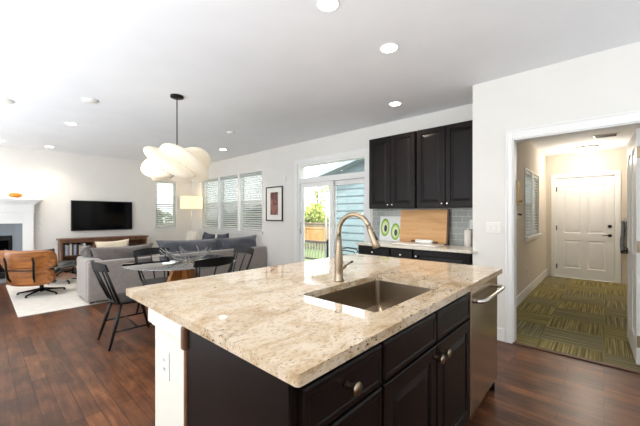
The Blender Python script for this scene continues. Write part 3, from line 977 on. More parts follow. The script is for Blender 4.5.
# faucet
t = thing('kitchen_faucet', 'brushed nickel gooseneck pull-down faucet behind the island sink', 'faucet', (-1.165, 1.443, .915))
p = nb(); lathe(p, [(0, 0), (.030, 0), (.031, .006), (.026, .012), (.025, .06), (.024, .13), (.019, .20), (.0145, .27), (0, .27)], 24); obj('body', p, M['nickel'], t)
pts = [(0, 0, .26)]
ra = .105
zc = .292
for k in range(0, 15):
    a = R(180 - k * 11.6); pts.append((ra + ra * math.cos(a), 0.012 * k / 14, zc + ra * math.sin(a)))
p = nb(); tube(p, pts, .0135, 14); obj('spout', p, M['nickel'], t)
e = Vector(pts[-1]); d = (Vector(pts[-1]) - Vector(pts[-2])).normalized()
p = nb(); tube(p, [e - d * .005, e + d * .02, e + d * .03, e + d * .09, e + d * .115, e + d * .12], [.0145, .0155, .0165, .019, .0225, .018], 16)
sh = obj('spray_head', p, M['nickel'], t)
p = nb(); tube(p, [e + d * .035 + Vector((.014, 0, .006)), e + d * .08 + Vector((.017, 0, .006))], [.005, .006], 8); tag(obj('spray_button', p, M['black_plastic'], sh), 'black button')
p = nb(); tube(p, [(0, .02, .075), (0, .055, .080)], [.014, .013], 12); tube(p, [(0, .055, .080), (0, .062, .082), (.0, .12, .098)], [.006, .0055, .0045], 10)
obj('handle', p, M['nickel'], t)
p = nb(); tube(p, [(0, .118, .0975), (0, .135, .1025)], [.007, .006], 8); tag(obj('handle_tip', p, M['black_plastic'], t), 'black lever tip')

# ------------------------------------------------------------------ wall cabinets, counter, backsplash
def upper(label, x0, x1):
    w_ = x1 - x0; m_ = w_ / 2
    c = cabinet(label, (x0, YB - .31, 0), 0, w_, .308, 1.405, 2.44,
            [('door', .006, m_ - .003, 1.412, 2.433, (m_ - .035, 1.455)), ('door', m_ + .003, w_ - .006, 1.412, 2.433, (m_ + .035, 1.455))], toe=False, name='wall_cabinet', group='upper kitchen cabinets', km=M['chrome'], top=True)
    return c
upper('dark two door upper cabinet nearer the sliding door', -2.60, -1.865)
upper('dark two door upper cabinet beside the white wall corner', -1.850, -1.085)
def lower(label, x0, x1, pairs):
    w_ = x1 - x0
    fr = [('drawer', .006, w_ - .006, .72, .872, (w_ / 2, .80))]
    if pairs: fr += [('door', .006, w_ / 2 - .003, .12, .71, (w_ / 2 - .035, .66)), ('door', w_ / 2 + .003, w_ - .006, .12, .71, (w_ / 2 + .035, .66))]
    else: fr += [('door', .006, w_ - .006, .12, .71, (w_ - .04, .66))]
    cabinet(label, (x0, YB - .59, 0), 0, w_, .588, 0, .885, fr, group='base cabinets along the back wall', km=M['chrome'])
lower('dark base cabinet left under the avocado board', -2.60, -2.085, False)
lower('narrow dark base cabinet in the middle under the rolling pin', -2.08, -1.765, False)
cabinet('wide dark base cabinet at the wall corner under the tile counter', (-1.76, YB - .59, 0), 0, .68, .588, 0, .885,
        [('door', .006, .674, .12, .872, (.05, .80))], group='base cabinets along the back wall', km=M['chrome'])
b = nb()
box(b, -2.625, -1.072, YB - .635, YB, .886, .918, .004, 2); box(b, -1.0705, -1.02, YF - .022, YF - .001, .886, .918, .004, 1)
tag(obj('back_countertop', b, mat('pale_granite', (212, 204, 188), .08, 0, .14, 40)), 'pale stone countertop along the back wall under the upper cabinets', 'countertop')
b = nb(); box(b, -2.74 + .0, -1.072, YB - .012, YB, .919, 1.404)
bs = struct('wall_backsplash', b, M['backsplash'], 'grey glass subway tile backsplash under the upper cabinets', 'wall')

# things on that counter
ZC = .9185
t = thing('cutting_board', 'large bamboo cutting board leaning on the tile backsplash', 'cutting board', (-1.865, 4.17, ZC), 0)
t.rotation_euler = (R(-6), 0, 0)
p = nb(); box(p, -.355, .325, -.012, .012, .006, .47, .006, 2); obj('board', p, M['bamboo'], t)
p = nb(); box(p, .326, .352, -.014, .014, .006, .475, .004, 2); tag(obj('end_cap', p, M['bamboo_dark'], t), 'dark wooden end')
t = thing('printed_glass_board', 'white glass board printed with two green avocado halves', 'board', (-2.585, 4.20, ZC))
t.rotation_euler = (R(-6), 0, 0)
p = nb(); box(p, 0, .40, -.004, .004, .005, .375, .002, 1); obj('panel', p, M['avocado'], t)
p = nb(); box(p, .0, .40, .0045, .010, .0, .02); obj('foot_strip', p, M['ceramic'], t)
t = thing('serving_slab', 'thin white marble slab lying in front of the bamboo board', 'tray', (-1.83, 3.93, ZC), R(-3))
p = nb(); box(p, -.31, .31, -.13, .13, 0, .014, .004, 2); obj('slab', p, M['marble'], t)
p = nb(); tube(p, [(.27, .13, .008), (.30, .15, .008), (.30, .13, .008)], .004, 6); obj('hanging_loop', p, M['bamboo_dark'], t)
t = thing('rolling_pin', 'white marble rolling pin lying on the marble slab', 'rolling pin', (-1.75, 3.95, ZC + .0425), R(-12))
p = nb(); tube(p, [(-.125, 0, 0), (-.12, 0, 0), (.12, 0, 0), (.125, 0, 0)], [.022, .028, .028, .022], 18); obj('roller', p, M['marble'], t)
for s in (-1, 1):
    p = nb(); tube(p, [(s * .125, 0, 0), (s * .14, 0, 0), (s * .17, 0, 0), (s * .20, 0, 0), (s * .208, 0, 0)], [.008, .010, .014, .013, .006], 12); tag(obj('handle', p, M['bamboo_dark'], t), 'brown wooden handle')
p = nb(); box(p, -.05, .05, -.02, .02, -.0285, -.0275); obj('rest', p, M['marble'], t)
t = thing('canister', 'white ceramic canister by the wall corner on the back counter', 'canister', (-1.265, 4.14, ZC))
p = nb(); lathe(p, [(0, 0), (.042, 0), (.045, .005), (.045, .18), (.043, .185), (0, .185)], 28); obj('body', p, M['ceramic'], t)
p = nb(); lathe(p, [(.0455, .1855), (.046, .20), (.04, .207), (.01, .208), (.011, .222), (0, .224)], 24); obj('lid', p, M['ceramic'], t)

# ------------------------------------------------------------------ framed art
t = thing('framed_art', 'black framed abstract print with white mat between window and sliding door', 'picture', (-5.195, YB, 1.555))
w2, h2 = .275, .365
p = nb()
for (a, c, d, e) in ((-w2, -w2 + .022, -h2, h2), (w2 - .022, w2, -h2, h2), (-w2 + .022, w2 - .022, -h2, -h2 + .022), (-w2 + .022, w2 - .022, h2 - .022, h2)):
    box(p, a, c, -.03, -.002, d, e, .003, 1)
obj('frame', p, M['black_plastic'], t)
p = nb(); box(p, -w2 + .022, w2 - .022, -.016, -.004, -h2 + .022, h2 - .022); obj('mat_board', p, M['paper'], t)
p = nb(); box(p, -.125, .125, -.018, -.016, -.235, .245); tag(obj('print', p, M['art'], t), 'mottled red brown print')

# ------------------------------------------------------------------ television, console, books
t = thing('television', 'black flat television hung on the white wall', 'television', (XT, 2.04, 1.30), R(90))
p = nb(); box(p, -.625, .625, -.075, -.035, -.352, .352, .006, 2); obj('housing', p, M['black_plastic'], t)
p = nb(); box(p, -.608, .608, -.0765, -.075, -.33, .338); obj('screen', p, M['tv_screen'], t)
p = nb(); box(p, -.2, .2, -.035, -.001, -.15, .15, .004, 1); obj('wall_mount', p, M['black_metal'], t)
CY_, CX_ = 1.19, XT + .02
t = thing('media_console', 'long low walnut media console with open shelves under the television', 'console', (CX_, CY_, 0), R(90))
L_, D_ = 1.72, .36
def cbox(nm, *a, bev=.004, m=M['console_wood']):
    p = nb(); box(p, *a, bev, 1); return obj(nm, p, m, t)
cbox('top', -.03, L_ + .03, -D_ - .02, 0, .755, .79)
for x in (0.0, .58, 1.14, L_ - .04): cbox('side_panel' if x in (0.0, L_ - .04) else 'divider', x, x + .04, -D_, -.02, .05, .755)
cbox('bottom_shelf', .04, L_ - .04, -D_ + .01, -.02, .08, .115) if False else None
for a, c in ((.04, .58), (.62, 1.14), (1.18, L_ - .04)):
    cbox('shelf', a, c, -D_ + .01, -.02, .09, .12); cbox('shelf', a, c, -D_ + .01, -.02, .40, .425)
cbox('back_panel', 0, L_, -.02, -.004, .05, .755)
cbox('apron', .04, .58, -D_, -D_ + .02, .70, .755) ; cbox('apron', .62, 1.14, -D_, -D_ + .02, .70, .755); cbox('apron', 1.18, L_ - .04, -D_, -D_ + .02, .70, .755)
for x in (.0, L_ - .05):
    for y in (-D_, -.07): cbox('foot', x, x + .05, y, y + .05, 0, .05)
cols = [(60, 66, 84), (176, 172, 166), (120, 124, 136), (206, 200, 190), (84, 50, 46), (150, 160, 176), (46, 48, 56), (190, 160, 120), (100, 120, 130), (220, 216, 210)]
names = ['navy', 'light grey', 'slate', 'cream', 'maroon', 'pale blue', 'charcoal', 'tan', 'teal grey', 'white']
yy = .05
rb = random.Random(3)
for i in range(10):
    tk = .030 + rb.random() * .014; hh = .21 + rb.random() * .05
    m_ = mat('book_cover_' + names[i].replace(' ', '_'), cols[i], .6)
    bt = thing('book', '%s upright book %s on the console shelf' % (names[i], 'at the left end' if i == 0 else 'right of the %s one' % names[i - 1]), 'book', (CX_ + D_ - .03, CY_ + yy, .4255), R(90), 'books on the media console shelf')
    p = nb(); box(p, 0, tk, 0, .18, 0, .004); box(p, 0, .004, 0, .18, 0.004, hh); box(p, tk - .004, tk, 0, .18, .004, hh); box(p, .004, tk - .004, 0, .004, .004, hh); obj('cover', p, m_, bt)
    p = nb(); box(p, .0045, tk - .0045, .006, .175, .0045, hh - .006); obj('pages', p, M['paper'], bt)
    yy += tk + .002

# ------------------------------------------------------------------ fireplace
t = thing('fireplace', 'white painted fireplace with grey tile surround and mantel', 'fireplace', (XT, -.09, 0), R(90))
hw3 = .87
p = nb()
box(p, -hw3, -.70, -.16, 0, 0, 1.36, .004, 1); box(p, .70, hw3, -.16, 0, 0, 1.36, .004, 1); box(p, -.70, .70, -.16, 0, 1.14, 1.36, .004, 1)
obj('surround', p, M['trim'], t)
p = nb()
box(p, -hw3 - .02, hw3 + .02, -.18, 0, 1.36, 1.40, .004, 1); box(p, -hw3 - .005, hw3 + .005, -.165, 0, 1.40, 1.53, .003, 1)
for k in range(5): box(p, -hw3 - .02 - .022 * k, hw3 + .02 + .022 * k, -.18 - .022 * k, 0, 1.53 + .02 * k, 1.55 + .02 * k, .004, 1)
obj('frieze_moulding', p, M['trim'], t)
p = nb(); box(p, -hw3 - .13, hw3 + .13, -.29, 0, 1.63, 1.667, .005, 2); obj('mantel_shelf', p, M['trim'], t)
p = nb(); box(p, -.70, -.55, -.11, 0, 0, 1.14); box(p, .55, .70, -.11, 0, 0, 1.14); box(p, -.55, .55, -.11, 0, .90, 1.14); obj('tile_surround', p, M['fire_tile'], t)
p = nb(); box(p, -.55, .55, -.04, -.0, .0, .90); box(p, -.55, -.50, -.12, -.04, 0.02, .89, .003, 1); box(p, .50, .55, -.12, -.04, 0.02, .89, .003, 1); box(p, -.50, .50, -.12, -.04, .80, .89, .003, 1); box(p, -.50, .50, -.12, -.04, 0.02, .16, .003, 1)
tag(obj('firebox', p, M['firebox'], t), 'black metal firebox')
p = nb(); box(p, -.50, .50, -.085, -.08, .16, .80); obj('fire_glass', p, M['tv_screen'], t)
p = nb(); box(p, -hw3 - .03, hw3 + .03, -.55, -.165, 0, .04, .004, 1); tag(obj('hearth', p, M['fire_tile'], t), 'grey tile hearth slab')
t = thing('orange_ornament', 'small squat orange gourd ornament on the white mantel', 'ornament', (XT + .13, .505, 1.667))
bm = nb()
n, mseg = 40, 12
rings = []
for j in range(mseg + 1):
    a = -PI / 2 + PI * j / mseg
    ring = []
    for k in range(n):
        th = 2 * PI * k / n
        r_ = .108 * math.cos(a) * (1 - .07 * (abs(math.cos(th * 4.5)) ** .6 < .45)) * (1 - .05 * abs(math.cos(4 * th)))
        dip = -.018 * max(0, math.sin(a)) * (1 - math.cos(a))
        ring.append(bm.verts.new((r_ * math.cos(th), r_ * math.sin(th), .056 + .054 * math.sin(a) + dip * .6 + (.0 if j else 0))))
    rings.append(ring)
for a, c in zip(rings, rings[1:]):
    for k in range(n):
        f = bm.faces.new((a[k], a[(k + 1) % n], c[(k + 1) % n], c[k])); f.smooth = True
bmesh.ops.remove_doubles(bm, verts=bm.verts, dist=1e-4)
obj('body', bm, M['pumpkin'], t)
p = nb(); tube(p, [(0, 0, .088), (.004, 0, .104), (.012, .004, .116)], [.013, .009, .007], 8); tag(obj('stem', p, mat('pale_stem', (214, 190, 140), .7), t), 'pale stem')

# ------------------------------------------------------------------ rug
b = nb(); box(b, -8.20, -5.52, .335, 4.20, .0005, .013, .005, 2)
tag(obj('area_rug', b, M['rug']), 'ivory wool area rug under the lounge chair and sofa', 'rug')

# ------------------------------------------------------------------ lounge chair and ottoman
def shell(w, h, wrap, t=.014, nU=18, nV=12, e=4.0, bow=.0):
    """moulded plywood shell standing in XZ, edges wrapping towards -Y... +y is the outside"""
    bm = nb()
    g = {}
    for i in range(nU + 1):
        for j in range(nV + 1):
            u = -1 + 2 * i / nU; v = -1 + 2 * j / nV
            # square to superellipse
            k = (abs(u) ** e + abs(v) ** e) ** (1 / e) if (u or v) else 1
            mxx = max(abs(u), abs(v)) or 1
            s = mxx / k
            uu, vv = u * s, v * s
            g[i, j] = bm.verts.new((w / 2 * uu, -wrap * abs(uu) ** 2.4 - bow * vv * vv, h / 2 * vv))
    for i in range(nU):
        for j in range(nV):
            f = bm.faces.new((g[i, j], g[i + 1, j], g[i + 1, j + 1], g[i, j + 1])); f.smooth = True
    return bm
fdir = Vector((-.735, .68, 0)).normalized()
CHR = Vector((-6.93, .72, 0))
rzc = math.atan2(fdir.y, fdir.x) + PI / 2      # local -Y is the facing direction
t = thing('lounge_chair', 'moulded wood and black leather lounge chair seen from behind on the rug', 'lounge chair', CHR, rzc)
def solid(o, th, off=1):
    m_ = o.modifiers.new('thickness', 'SOLIDIFY'); m_.thickness = th; m_.offset = off
    return o
up = solid(obj('back_shell', shell(.84, .34, .13), M['walnut_veneer'], t, (0, .40, .60), (R(-14), 0, 0)), .016)
lowr = solid(obj('lumbar_shell', shell(.72, .27, .12), M['walnut_veneer'], t, (0, .355, .335), (R(-6), 0, 0)), .016)
seat = solid(obj('seat_shell', shell(.78, .62, .11), M['walnut_veneer'], t, (0, .01, .235), (R(-76), 0, 0)), .016)
pe = nb()
q = pillow(nb(), .74, .31, .12, pinch=.02, bend=.10); obj('back_cushion', q, M['leather'], t, (0, .285, .455), (R(-14), 0, 0))
q = pillow(nb(), .62, .25, .12, pinch=.02, bend=.09); obj('lumbar_cushion', q, M['leather'], t, (0, .245, .205), (R(-6), 0, 0))
q = pillow(nb(), .68, .58, .12, pinch=.02, bend=-.08); obj('seat_cushion', q, M['leather'], t, (0, .27, .295), (R(76), 0, 0))
for s in (-1, 1):
    br_ = nb()
    tube(br_, [(s * .20, .470, .66), (s * .20, .445, .58), (s * .195, .440, .47), (s * .185, .420, .34), (s * .17, .385, .27)], [.013, .017, .015, .017, .012], 8)
    obj('back_bracket', br_, M['black_metal'], t)
br_ = nb(); tube(br_, [(-.21, .435, .455), (.21, .435, .455)], .010, 8); obj('cross_bar', br_, M['black_metal'], t)
for s in (-1, 1):
    q = nb(); box(q, s * .40 - .045, s * .40 + .045, -.20, .19, .425, .465, .018, 3); obj('armrest', q, M['leather'], t)
    q = nb(); tube(q, [(s * .385, .24, .34), (s * .405, .14, .40), (s * .40, .0, .425)], .012, 8); tube(q, [(s * .40, -.12, .425), (s * .37, -.16, .33), (s * .31, -.14, .26)], .010, 8); obj('arm_support', q, M['black_metal'], t)
q = nb(); tube(q, [(0, .02, .045), (0, .03, .20)], [.028, .022], 14); box(q, -.14, .14, -.12, .16, .185, .205, .006, 1); obj('pedestal', q, M['black_metal'], t)
for k in range(5):
    a = R(90 + 72 * k)
    q = nb(); tube(q, [(.02 * math.cos(a), .02 + .02 * math.sin(a), .085), (.16 * math.cos(a), .02 + .16 * math.sin(a), .062), (.31 * math.cos(a), .02 + .31 * math.sin(a), .040)], [.022, .017, .012], 8)
    lathe(q, [(0, -.026), (.016, -.026), (.014, -.006), (0, -.004)], 10, (.31 * math.cos(a), .02 + .31 * math.sin(a), .0405)); obj('leg', q, M['black_metal'], t)
OT = Vector((-7.72, 1.14, 0))
t = thing('ottoman', 'matching wood and black leather ottoman between lounge chair and console', 'ottoman', (OT.x, OT.y, 0), rzc)
solid(obj('shell', shell(.66, .54, .10), M['walnut_veneer'], t, (0, 0, .285), (R(-90), 0, 0)), .014)
q = pillow(nb(), .60, .50, .12, pinch=.02); obj('cushion', q, M['leather'], t, (0, .25, .36), (R(90), 0, 0))
q = nb(); tube(q, [(0, 0, .045), (0, 0, .24)], [.024, .02], 12); box(q, -.12, .12, -.10, .10, .225, .24, .005, 1); obj('pedestal', q, M['black_metal'], t)
for k in range(4):
    a = R(45 + 90 * k)
    q = nb(); tube(q, [(.02 * math.cos(a), .02 * math.sin(a), .080), (.26 * math.cos(a), .26 * math.sin(a), .040)], [.02, .012], 8)
    lathe(q, [(0, -.026), (.016, -.026), (.014, -.006), (0, -.004)], 10, (.26 * math.cos(a), .26 * math.sin(a), .0405)); obj('leg', q, M['black_metal'], t)

# ------------------------------------------------------------------ sectional sofa
t = thing('sectional_sofa', 'large grey velvet L-shaped sectional sofa with its back to the dining table', 'sofa', (0, 0, 0))
ZS = .016
def sbox(nm, *a, bev=.03, m=M['sofa']):
    p = nb(); box(p, *a, bev, 3); return obj(nm, p, m, t, smooth=False)
XS0, XS1 = -6.36, -5.44
sbox('base', XS0, -5.552, 1.26, 4.21, .05, .27, bev=.015)
sbox('back', -5.55, XS1, 1.05, 4.225, .05, .635, bev=.025)
sbox('arm', -6.24, -5.552, 1.05, 1.252, .05, .655, bev=.035)
sbox('seat_cushion', XS0 - .01, -5.555, 1.258, 2.18, .272, .45)
sbox('seat_cushion', XS0 - .01, -5.555, 2.185, 3.24, .272, .45)
sbox('base', -8.22, XS0 - .003, 3.26, 3.98, .05, .27, bev=.015)
sbox('back', -8.22, -6.385, 3.86, 3.985, .272, .635)
sbox('back', -6.38, -5.555, 4.10, 4.225, .272, .635)
sbox('seat_cushion', -7.24, XS0 - .02, 3.25, 3.855, .272, .45)
sbox('seat_cushion', -8.21, -7.245, 3.25, 3.855, .272, .45)
sbox('seat_cushion', XS0 - .01, -5.555, 3.245, 4.09, .272, .45)
for (x, y) in ((-5.58, 1.12), (-6.18, 1.12), (-5.58, 4.08), (-6.2, 2.6), (-8.1, 3.9), (-8.1, 3.32), (-7.2, 3.32), (-5.58, 2.6)):
    p = nb(); box(p, x - .025, x + .025, y - .025, y + .025, ZS - .0025, .05); obj('foot', p, M['black_plastic'], t)

def cushion(label, loc, rot, w_, h_, th, m, group=None, cat='cushion', name='throw_cushion', lump=.22, seed=0, pinch=.11):
    c = thing(name, label, cat, loc, 0, group); c.rotation_euler = rot
    p = pillow(nb(), w_, h_, th, 20, pinch, lump, seed); obj('cover', p, m, c)
    n_ = 16
    bm = nb()
    pts = []
    for k in range(n_): pts.append((-w_ / 2 + w_ * k / n_, -h_ / 2))
    for k in range(n_): pts.append((w_ / 2, -h_ / 2 + h_ * k / n_))
    for k in range(n_): pts.append((w_ / 2 - w_ * k / n_, h_ / 2))
    for k in range(n_): pts.append((-w_ / 2, h_ / 2 - h_ * k / n_))
    P3 = []
    for x, z in pts:
        u, v = 2 * x / w_, 2 * z / h_
        P3.append((x * (1 - pinch * (1 - v * v) * abs(u) ** 2), 0, z * (1 - pinch * (1 - u * u) * abs(v) ** 2) + h_ / 2))
    tube(bm, P3 + [P3[0]], .005, 6, caps=False); obj('piping', bm, m, c)
    return c
ZU = .452
cushion('long dark taupe back cushion at the near end of the sofa back', (-5.715, 1.585, ZU), (R(-8), R(-1), R(90)), .90, .37, .25, M['cushion_taupe'], 'loose back cushions of the sectional', seed=1)
cushion('large slate back cushion in the middle of the sofa back, behind the wire bowl', (-5.71, 2.66, ZU), (R(-8), R(1.0), R(90)), 1.18, .41, .24, M['cushion_slate'], 'loose back cushions of the sectional', seed=2)
cushion('slate blue back cushion in the sofa corner by the window', (-5.69, 3.72, ZU), (R(-6), R(-2), R(90)), .95, .41, .24, M['cushion_slate'], 'loose back cushions of the sectional', seed=3)
cushion('small brown taupe cushion resting on top of the near sofa arm', (-5.98, 1.15, .657), (R(-4), R(3), R(180)), .42, .18, .15, M['cushion_taupe'], seed=4)
cushion('cream fabric cushion showing behind the long taupe back cushion', (-6.14, 1.56, ZU), (R(-12), R(-2), R(90)), .50, .44, .15, M['cushion_cream'], seed=5)
cushion('fluffy ivory shag cushion in the window row beside the floor lamp', (-7.96, 3.69, ZU), (R(-12), 0, R(0)), .55, .46, .16, M['cushion_shag'], seed=6)
cushion('dark patterned cushion in the window row right of the ivory one', (-7.12, 3.69, ZU), (R(-12), R(5), R(0)), .50, .44, .16, M['cushion_navy'], seed=7)
cushion('dark blue grey patterned cushion in the window row near the sofa corner', (-6.42, 3.69, ZU), (R(-12), R(-6), R(0)), .48, .45, .16, M['cushion_navy'], seed=8)

# ------------------------------------------------------------------ floor lamp
t = thing('floor_lamp', 'floor lamp with lit drum shade in the corner behind the sofa', 'floor lamp', (-8.40, 3.95, 0))
lz = lambda z: z
p = nb(); lathe(p, [(0, 0), (.14, 0), (.14, .02), (.02, .03), (0, .03)], 28); obj('base', p, M['chrome'], t)
p = nb(); tube(p, [(0, 0, .03), (0, 0, 1.62)], .011, 10); obj('pole', p, M['chrome'], t)
p = nb(); lathe(p, [(.285, 1.49), (.285, 1.83), (.281, 1.83), (.281, 1.49), (.285, 1.49)], 40); obj('lamp_shade', p, M['lamp_shade'], t)
p = nb()
for a in (0, 120, 240): tube(p, [(0, 0, 1.60), (.281 * math.cos(R(a)), .281 * math.sin(R(a)), 1.60)], .003, 6)
obj('shade_spider', p, M['chrome'], t)
p = nb(); lathe(p, [(0, 1.62), (.014, 1.62), (.016, 1.645), (.03, 1.68), (.032, 1.70), (.02, 1.73), (0, 1.735)], 16); tag(obj('light_bulb', p, emit('lamp_bulb', (255, 222, 170), 5), t), 'glowing bulb')
l = bpy.data.lights.new('floor_lamp_light', 'POINT'); l.energy = 2; l.shadow_soft_size = .08; l.color = lin((255, 218, 165))
lo = bpy.data.objects.new('floor_lamp_light', l); COL.objects.link(lo); lo.parent = t; lo.location = (0, 0, 1.78)

# ------------------------------------------------------------------ dining table, bowl, chairs
TC = Vector((-3.85, 1.70, 0))
t = thing('dining_table', 'round glass dining table on a splayed wooden base', 'table', TC)
p = nb(); lathe(p, [(0, .728), (.63, .728), (.64, .732), (.64, .737), (.63, .741), (0, .741)], 64); obj('glass_top', p, M['table_glass'], t)
for a in (0, 82, 195, 286):
    mx = Matrix.Rotation(R(a), 4, 'Z')
    p = nb()
    prof = [(.02, .725), (.12, .725), (.235, .45), (.29, .0), (.22, .0), (.17, .42), (.02, .56)]
    v1 = [p.verts.new(mx @ Vector((x, -.025, z))) for x, z in prof]; v2 = [p.verts.new(mx @ Vector((x, .025, z))) for x, z in prof]
    p.faces.new(v1); p.faces.new(v2[::-1])
    for k in range(len(prof)): p.faces.new((v1[k], v1[(k + 1) % len(prof)], v2[(k + 1) % len(prof)], v2[k]))
    obj('leg', p, M['table_wood'], t)
p = nb(); tube(p, [(0, 0, .54), (0, 0, .727)], .045, 14); obj('hub', p, M['table_wood'], t)

rg = random.Random(11)
p = nb()
for k in range(18):
    a = 2 * PI * k / 18 + rg.uniform(-.12, .12); da = rg.uniform(-.9, .9)
    r1 = rg.uniform(.26, .32); zt_ = rg.uniform(.13, .175)
    pts = []
    for q in range(7):
        f = q / 6
        aa = a + da * f; rr_ = .07 + (r1 - .07) * f
        pts.append((rr_ * math.cos(aa), rr_ * math.sin(aa), .006 + zt_ * f ** 1.7))
    tube(p, pts, [.0056] * 6 + [.004], 6)
for rr_, zz in ((.07, .006), (.16, .048), (.235, .095)):
    tube(p, [(rr_ * math.cos(2 * PI * k / 28), rr_ * math.sin(2 * PI * k / 28), zz + .004 * math.sin(5 * k)) for k in range(29)], .004, 6, caps=False)
tag(obj('wire_bowl', p, M['wire'], None, (-3.80, 1.74, .7425)), 'silver wire branch bowl on the glass dining table', 'bowl')

def make_chair(label):
    """spindle-back chair facing local +Y, origin on the floor under the seat centre"""
    t = thing('dining_chair', label, 'chair', group='black spindle dining chairs')
    s = nb()
    prof = []
    n = 32
    for k in range(n):
        a = 2 * PI * k / n
        c_, s_ = math.cos(a), math.sin(a)
        x = .215 * math.copysign(abs(c_) ** .55, c_); y = .195 * math.copysign(abs(s_) ** .55, s_)
        x *= 1 + .08 * y / .195
        prof.append((x, y))
    top = [s.verts.new((x, y, .448)) for x, y in prof]; up_ = [s.verts.new((x * .96, y * .96, .452)) for x, y in prof]; bot = [s.verts.new((x * .93, y * .93, .418)) for x, y in prof]
    cen = [s.verts.new((x * .5, y * .5 - .01, .444)) for x, y in prof]
    for A, B_ in ((bot, top), (top, up_), (up_, cen)):
        for k in range(n):
            f = s.faces.new((A[k], A[(k + 1) % n], B_[(k + 1) % n], B_[k])); f.smooth = True
    s.faces.new(cen); s.faces.new(bot[::-1])
    obj('seat', s, M['black_paint'], t)
    feet = {}
    for sx in (-1, 1):
        for sy in (-1, 1):
            a_, c_ = Vector((sx * .15, sy * .13, .425)), Vector((sx * .205, sy * .245, 0))
            l_ = nb(); tube(l_, [a_, a_.lerp(c_, .45), c_], [.013, .0175, .0105], 10); obj('leg', l_, M['black_paint'], t)
            feet[sx, sy] = (a_, c_)
    for sx in (-1, 1):
        st = nb(); tube(st, [feet[sx, -1][0].lerp(feet[sx, -1][1], .55 if sx < 0 else .62), feet[sx, 1][0].lerp(feet[sx, 1][1], .55 if sx < 0 else .62)], .009, 8); obj('stretcher', st, M['black_paint'], t)
    st = nb(); tube(st, [(-.178, 0, .195), (.178, 0, .170)], .009, 8); obj('stretcher', st, M['black_paint'], t)
    # crest rail, curved
    cr = nb()
    rows = []
    for k in range(13):
        u = -1 + 2 * k / 12
        x = .235 * u; y = -.315 + .055 * u * u
        lean = .024
        hh = .098 - .018 * abs(u) ** 2
        rows.append([cr.verts.new((x, y - .010, .762 + .004 * u * u)), cr.verts.new((x, y + .010, .762 + .004 * u * u)), cr.verts.new((x, y + .008 - lean, .758 + hh)), cr.verts.new((x, y - .008 - lean, .758 + hh))])
    for A, B_ in zip(rows, rows[1:]):
        for k in range(4):
            f = cr.faces.new((A[k], A[(k + 1) % 4], B_[(k + 1) % 4], B_[k]))
    cr.faces.new(rows[0][::-1]); cr.faces.new(rows[-1])
    obj('crest_rail', cr, M['black_paint'], t)
    for sx in (-1, 1):
        sp = nb(); tube(sp, [(sx * .17, -.155, .44), (sx * .195, -.215, .60), (sx * .215, -.278, .775)], [.013, .014, .011], 8); obj('back_post', sp, M['black_paint'], t)
    for u in (-.45, 0, .45):
        sp = nb(); tube(sp, [(u * .28, -.175, .44), (u * .36, -.237, .60), (u * .42, -.312 + .055 * u * u, .772)], [.008, .009, .007], 8); obj('spindle', sp, M['black_paint'], t)
    return t
ch = make_chair('black spindle back dining chair left of the island, in front of the sofa')
ch.location = (-3.72, 1.09, 0); ch.rotation_euler = (0, 0, 0)
dup(ch, (-3.40, 1.72, 0), R(92), 'black spindle back dining chair nearest the island, seen from behind')
dup(ch, (-3.80, 2.27, 0), R(180), 'black spindle back dining chair at the right end of the glass table')
dup(ch, (-4.34, 1.62, 0), R(-88), 'black spindle back dining chair across the glass table, against the sofa')

# ------------------------------------------------------------------ pendant
PC = Vector((-3.787, 1.603, 1.915))
t = thing('pendant_lamp', 'sculptural white folded pendant lamp above the dining table', 'pendant lamp', (PC.x, PC.y, CH))
p = nb(); lathe(p, [(0, 0), (.075, 0), (.075, -.022), (.068, -.026), (0, -.026)], 28); obj('ceiling_canopy', p, M['black_metal'], t)
p = nb(); tube(p, [(0, 0, -.02), (0, 0, -.66)], .0065, 8); lathe(p, [(0, -.60), (.014, -.60), (.014, -.64), (0, -.64)], 12); obj('rod', p, M['black_metal'], t)
NP = 5
AR, AT, AN, OFF, TILT, AZ0 = .248, .325, .094, .138, R(33), R(-58)
def petal_r(d, k):
    """distance from the centre to the far side of petal k along d"""
    a = AZ0 + 2 * PI * k / NP
    er = Vector((math.cos(a), math.sin(a), 0)); et = Vector((-math.sin(a), math.cos(a), 0)); ez = Vector((0, 0, 1))
    tt = et * math.cos(TILT) - ez * math.sin(TILT); nn = et * math.sin(TILT) + ez * math.cos(TILT)
    x, y, z = d.dot(er) / AR, d.dot(tt) / AT, d.dot(nn) / AN
    o = -OFF / AR
    A = x * x + y * y + z * z; B = 2 * x * o; C = o * o - 1
    return (-B + math.sqrt(max(0, B * B - 4 * A * C))) / (2 * A)
def rad(d):
    return max(petal_r(d, k) for k in range(NP))
def sph(th, ph):
    return Vector((math.sin(th) * math.cos(ph), math.sin(th) * math.sin(ph), math.cos(th)))
bm = nb(); NL, NA = 64, 120
rows = []
for j in range(NL + 1):
    th = PI * j / NL
    if j in (0, NL):
        d = Vector((0, 0, 1 if j == 0 else -1)); rows.append([bm.verts.new(d * rad(d))])
    else:
        ring = []
        for k in range(NA):
            d = sph(th, 2 * PI * k / NA); ring.append(bm.verts.new(d * rad(d)))
        rows.append(ring)
for a, c in zip(rows, rows[1:]):
    for k in range(NA):
        k2 = (k + 1) % NA
        if len(a) == 1: f = bm.faces.new((a[0], c[k], c[k2]))
        elif len(c) == 1: f = bm.faces.new((a[k], c[0], a[k2]))
        else: f = bm.faces.new((a[k], c[k], c[k2], a[k2]))
        f.smooth = True
sh_ = obj('shade', bm, M['pendant'], t, (0, 0, PC.z - CH))
bm = nb()
def owner(th, ph):
    d = sph(th, ph); v_ = [petal_r(d, k) for k in range(NP)]
    return v_.index(max(v_))
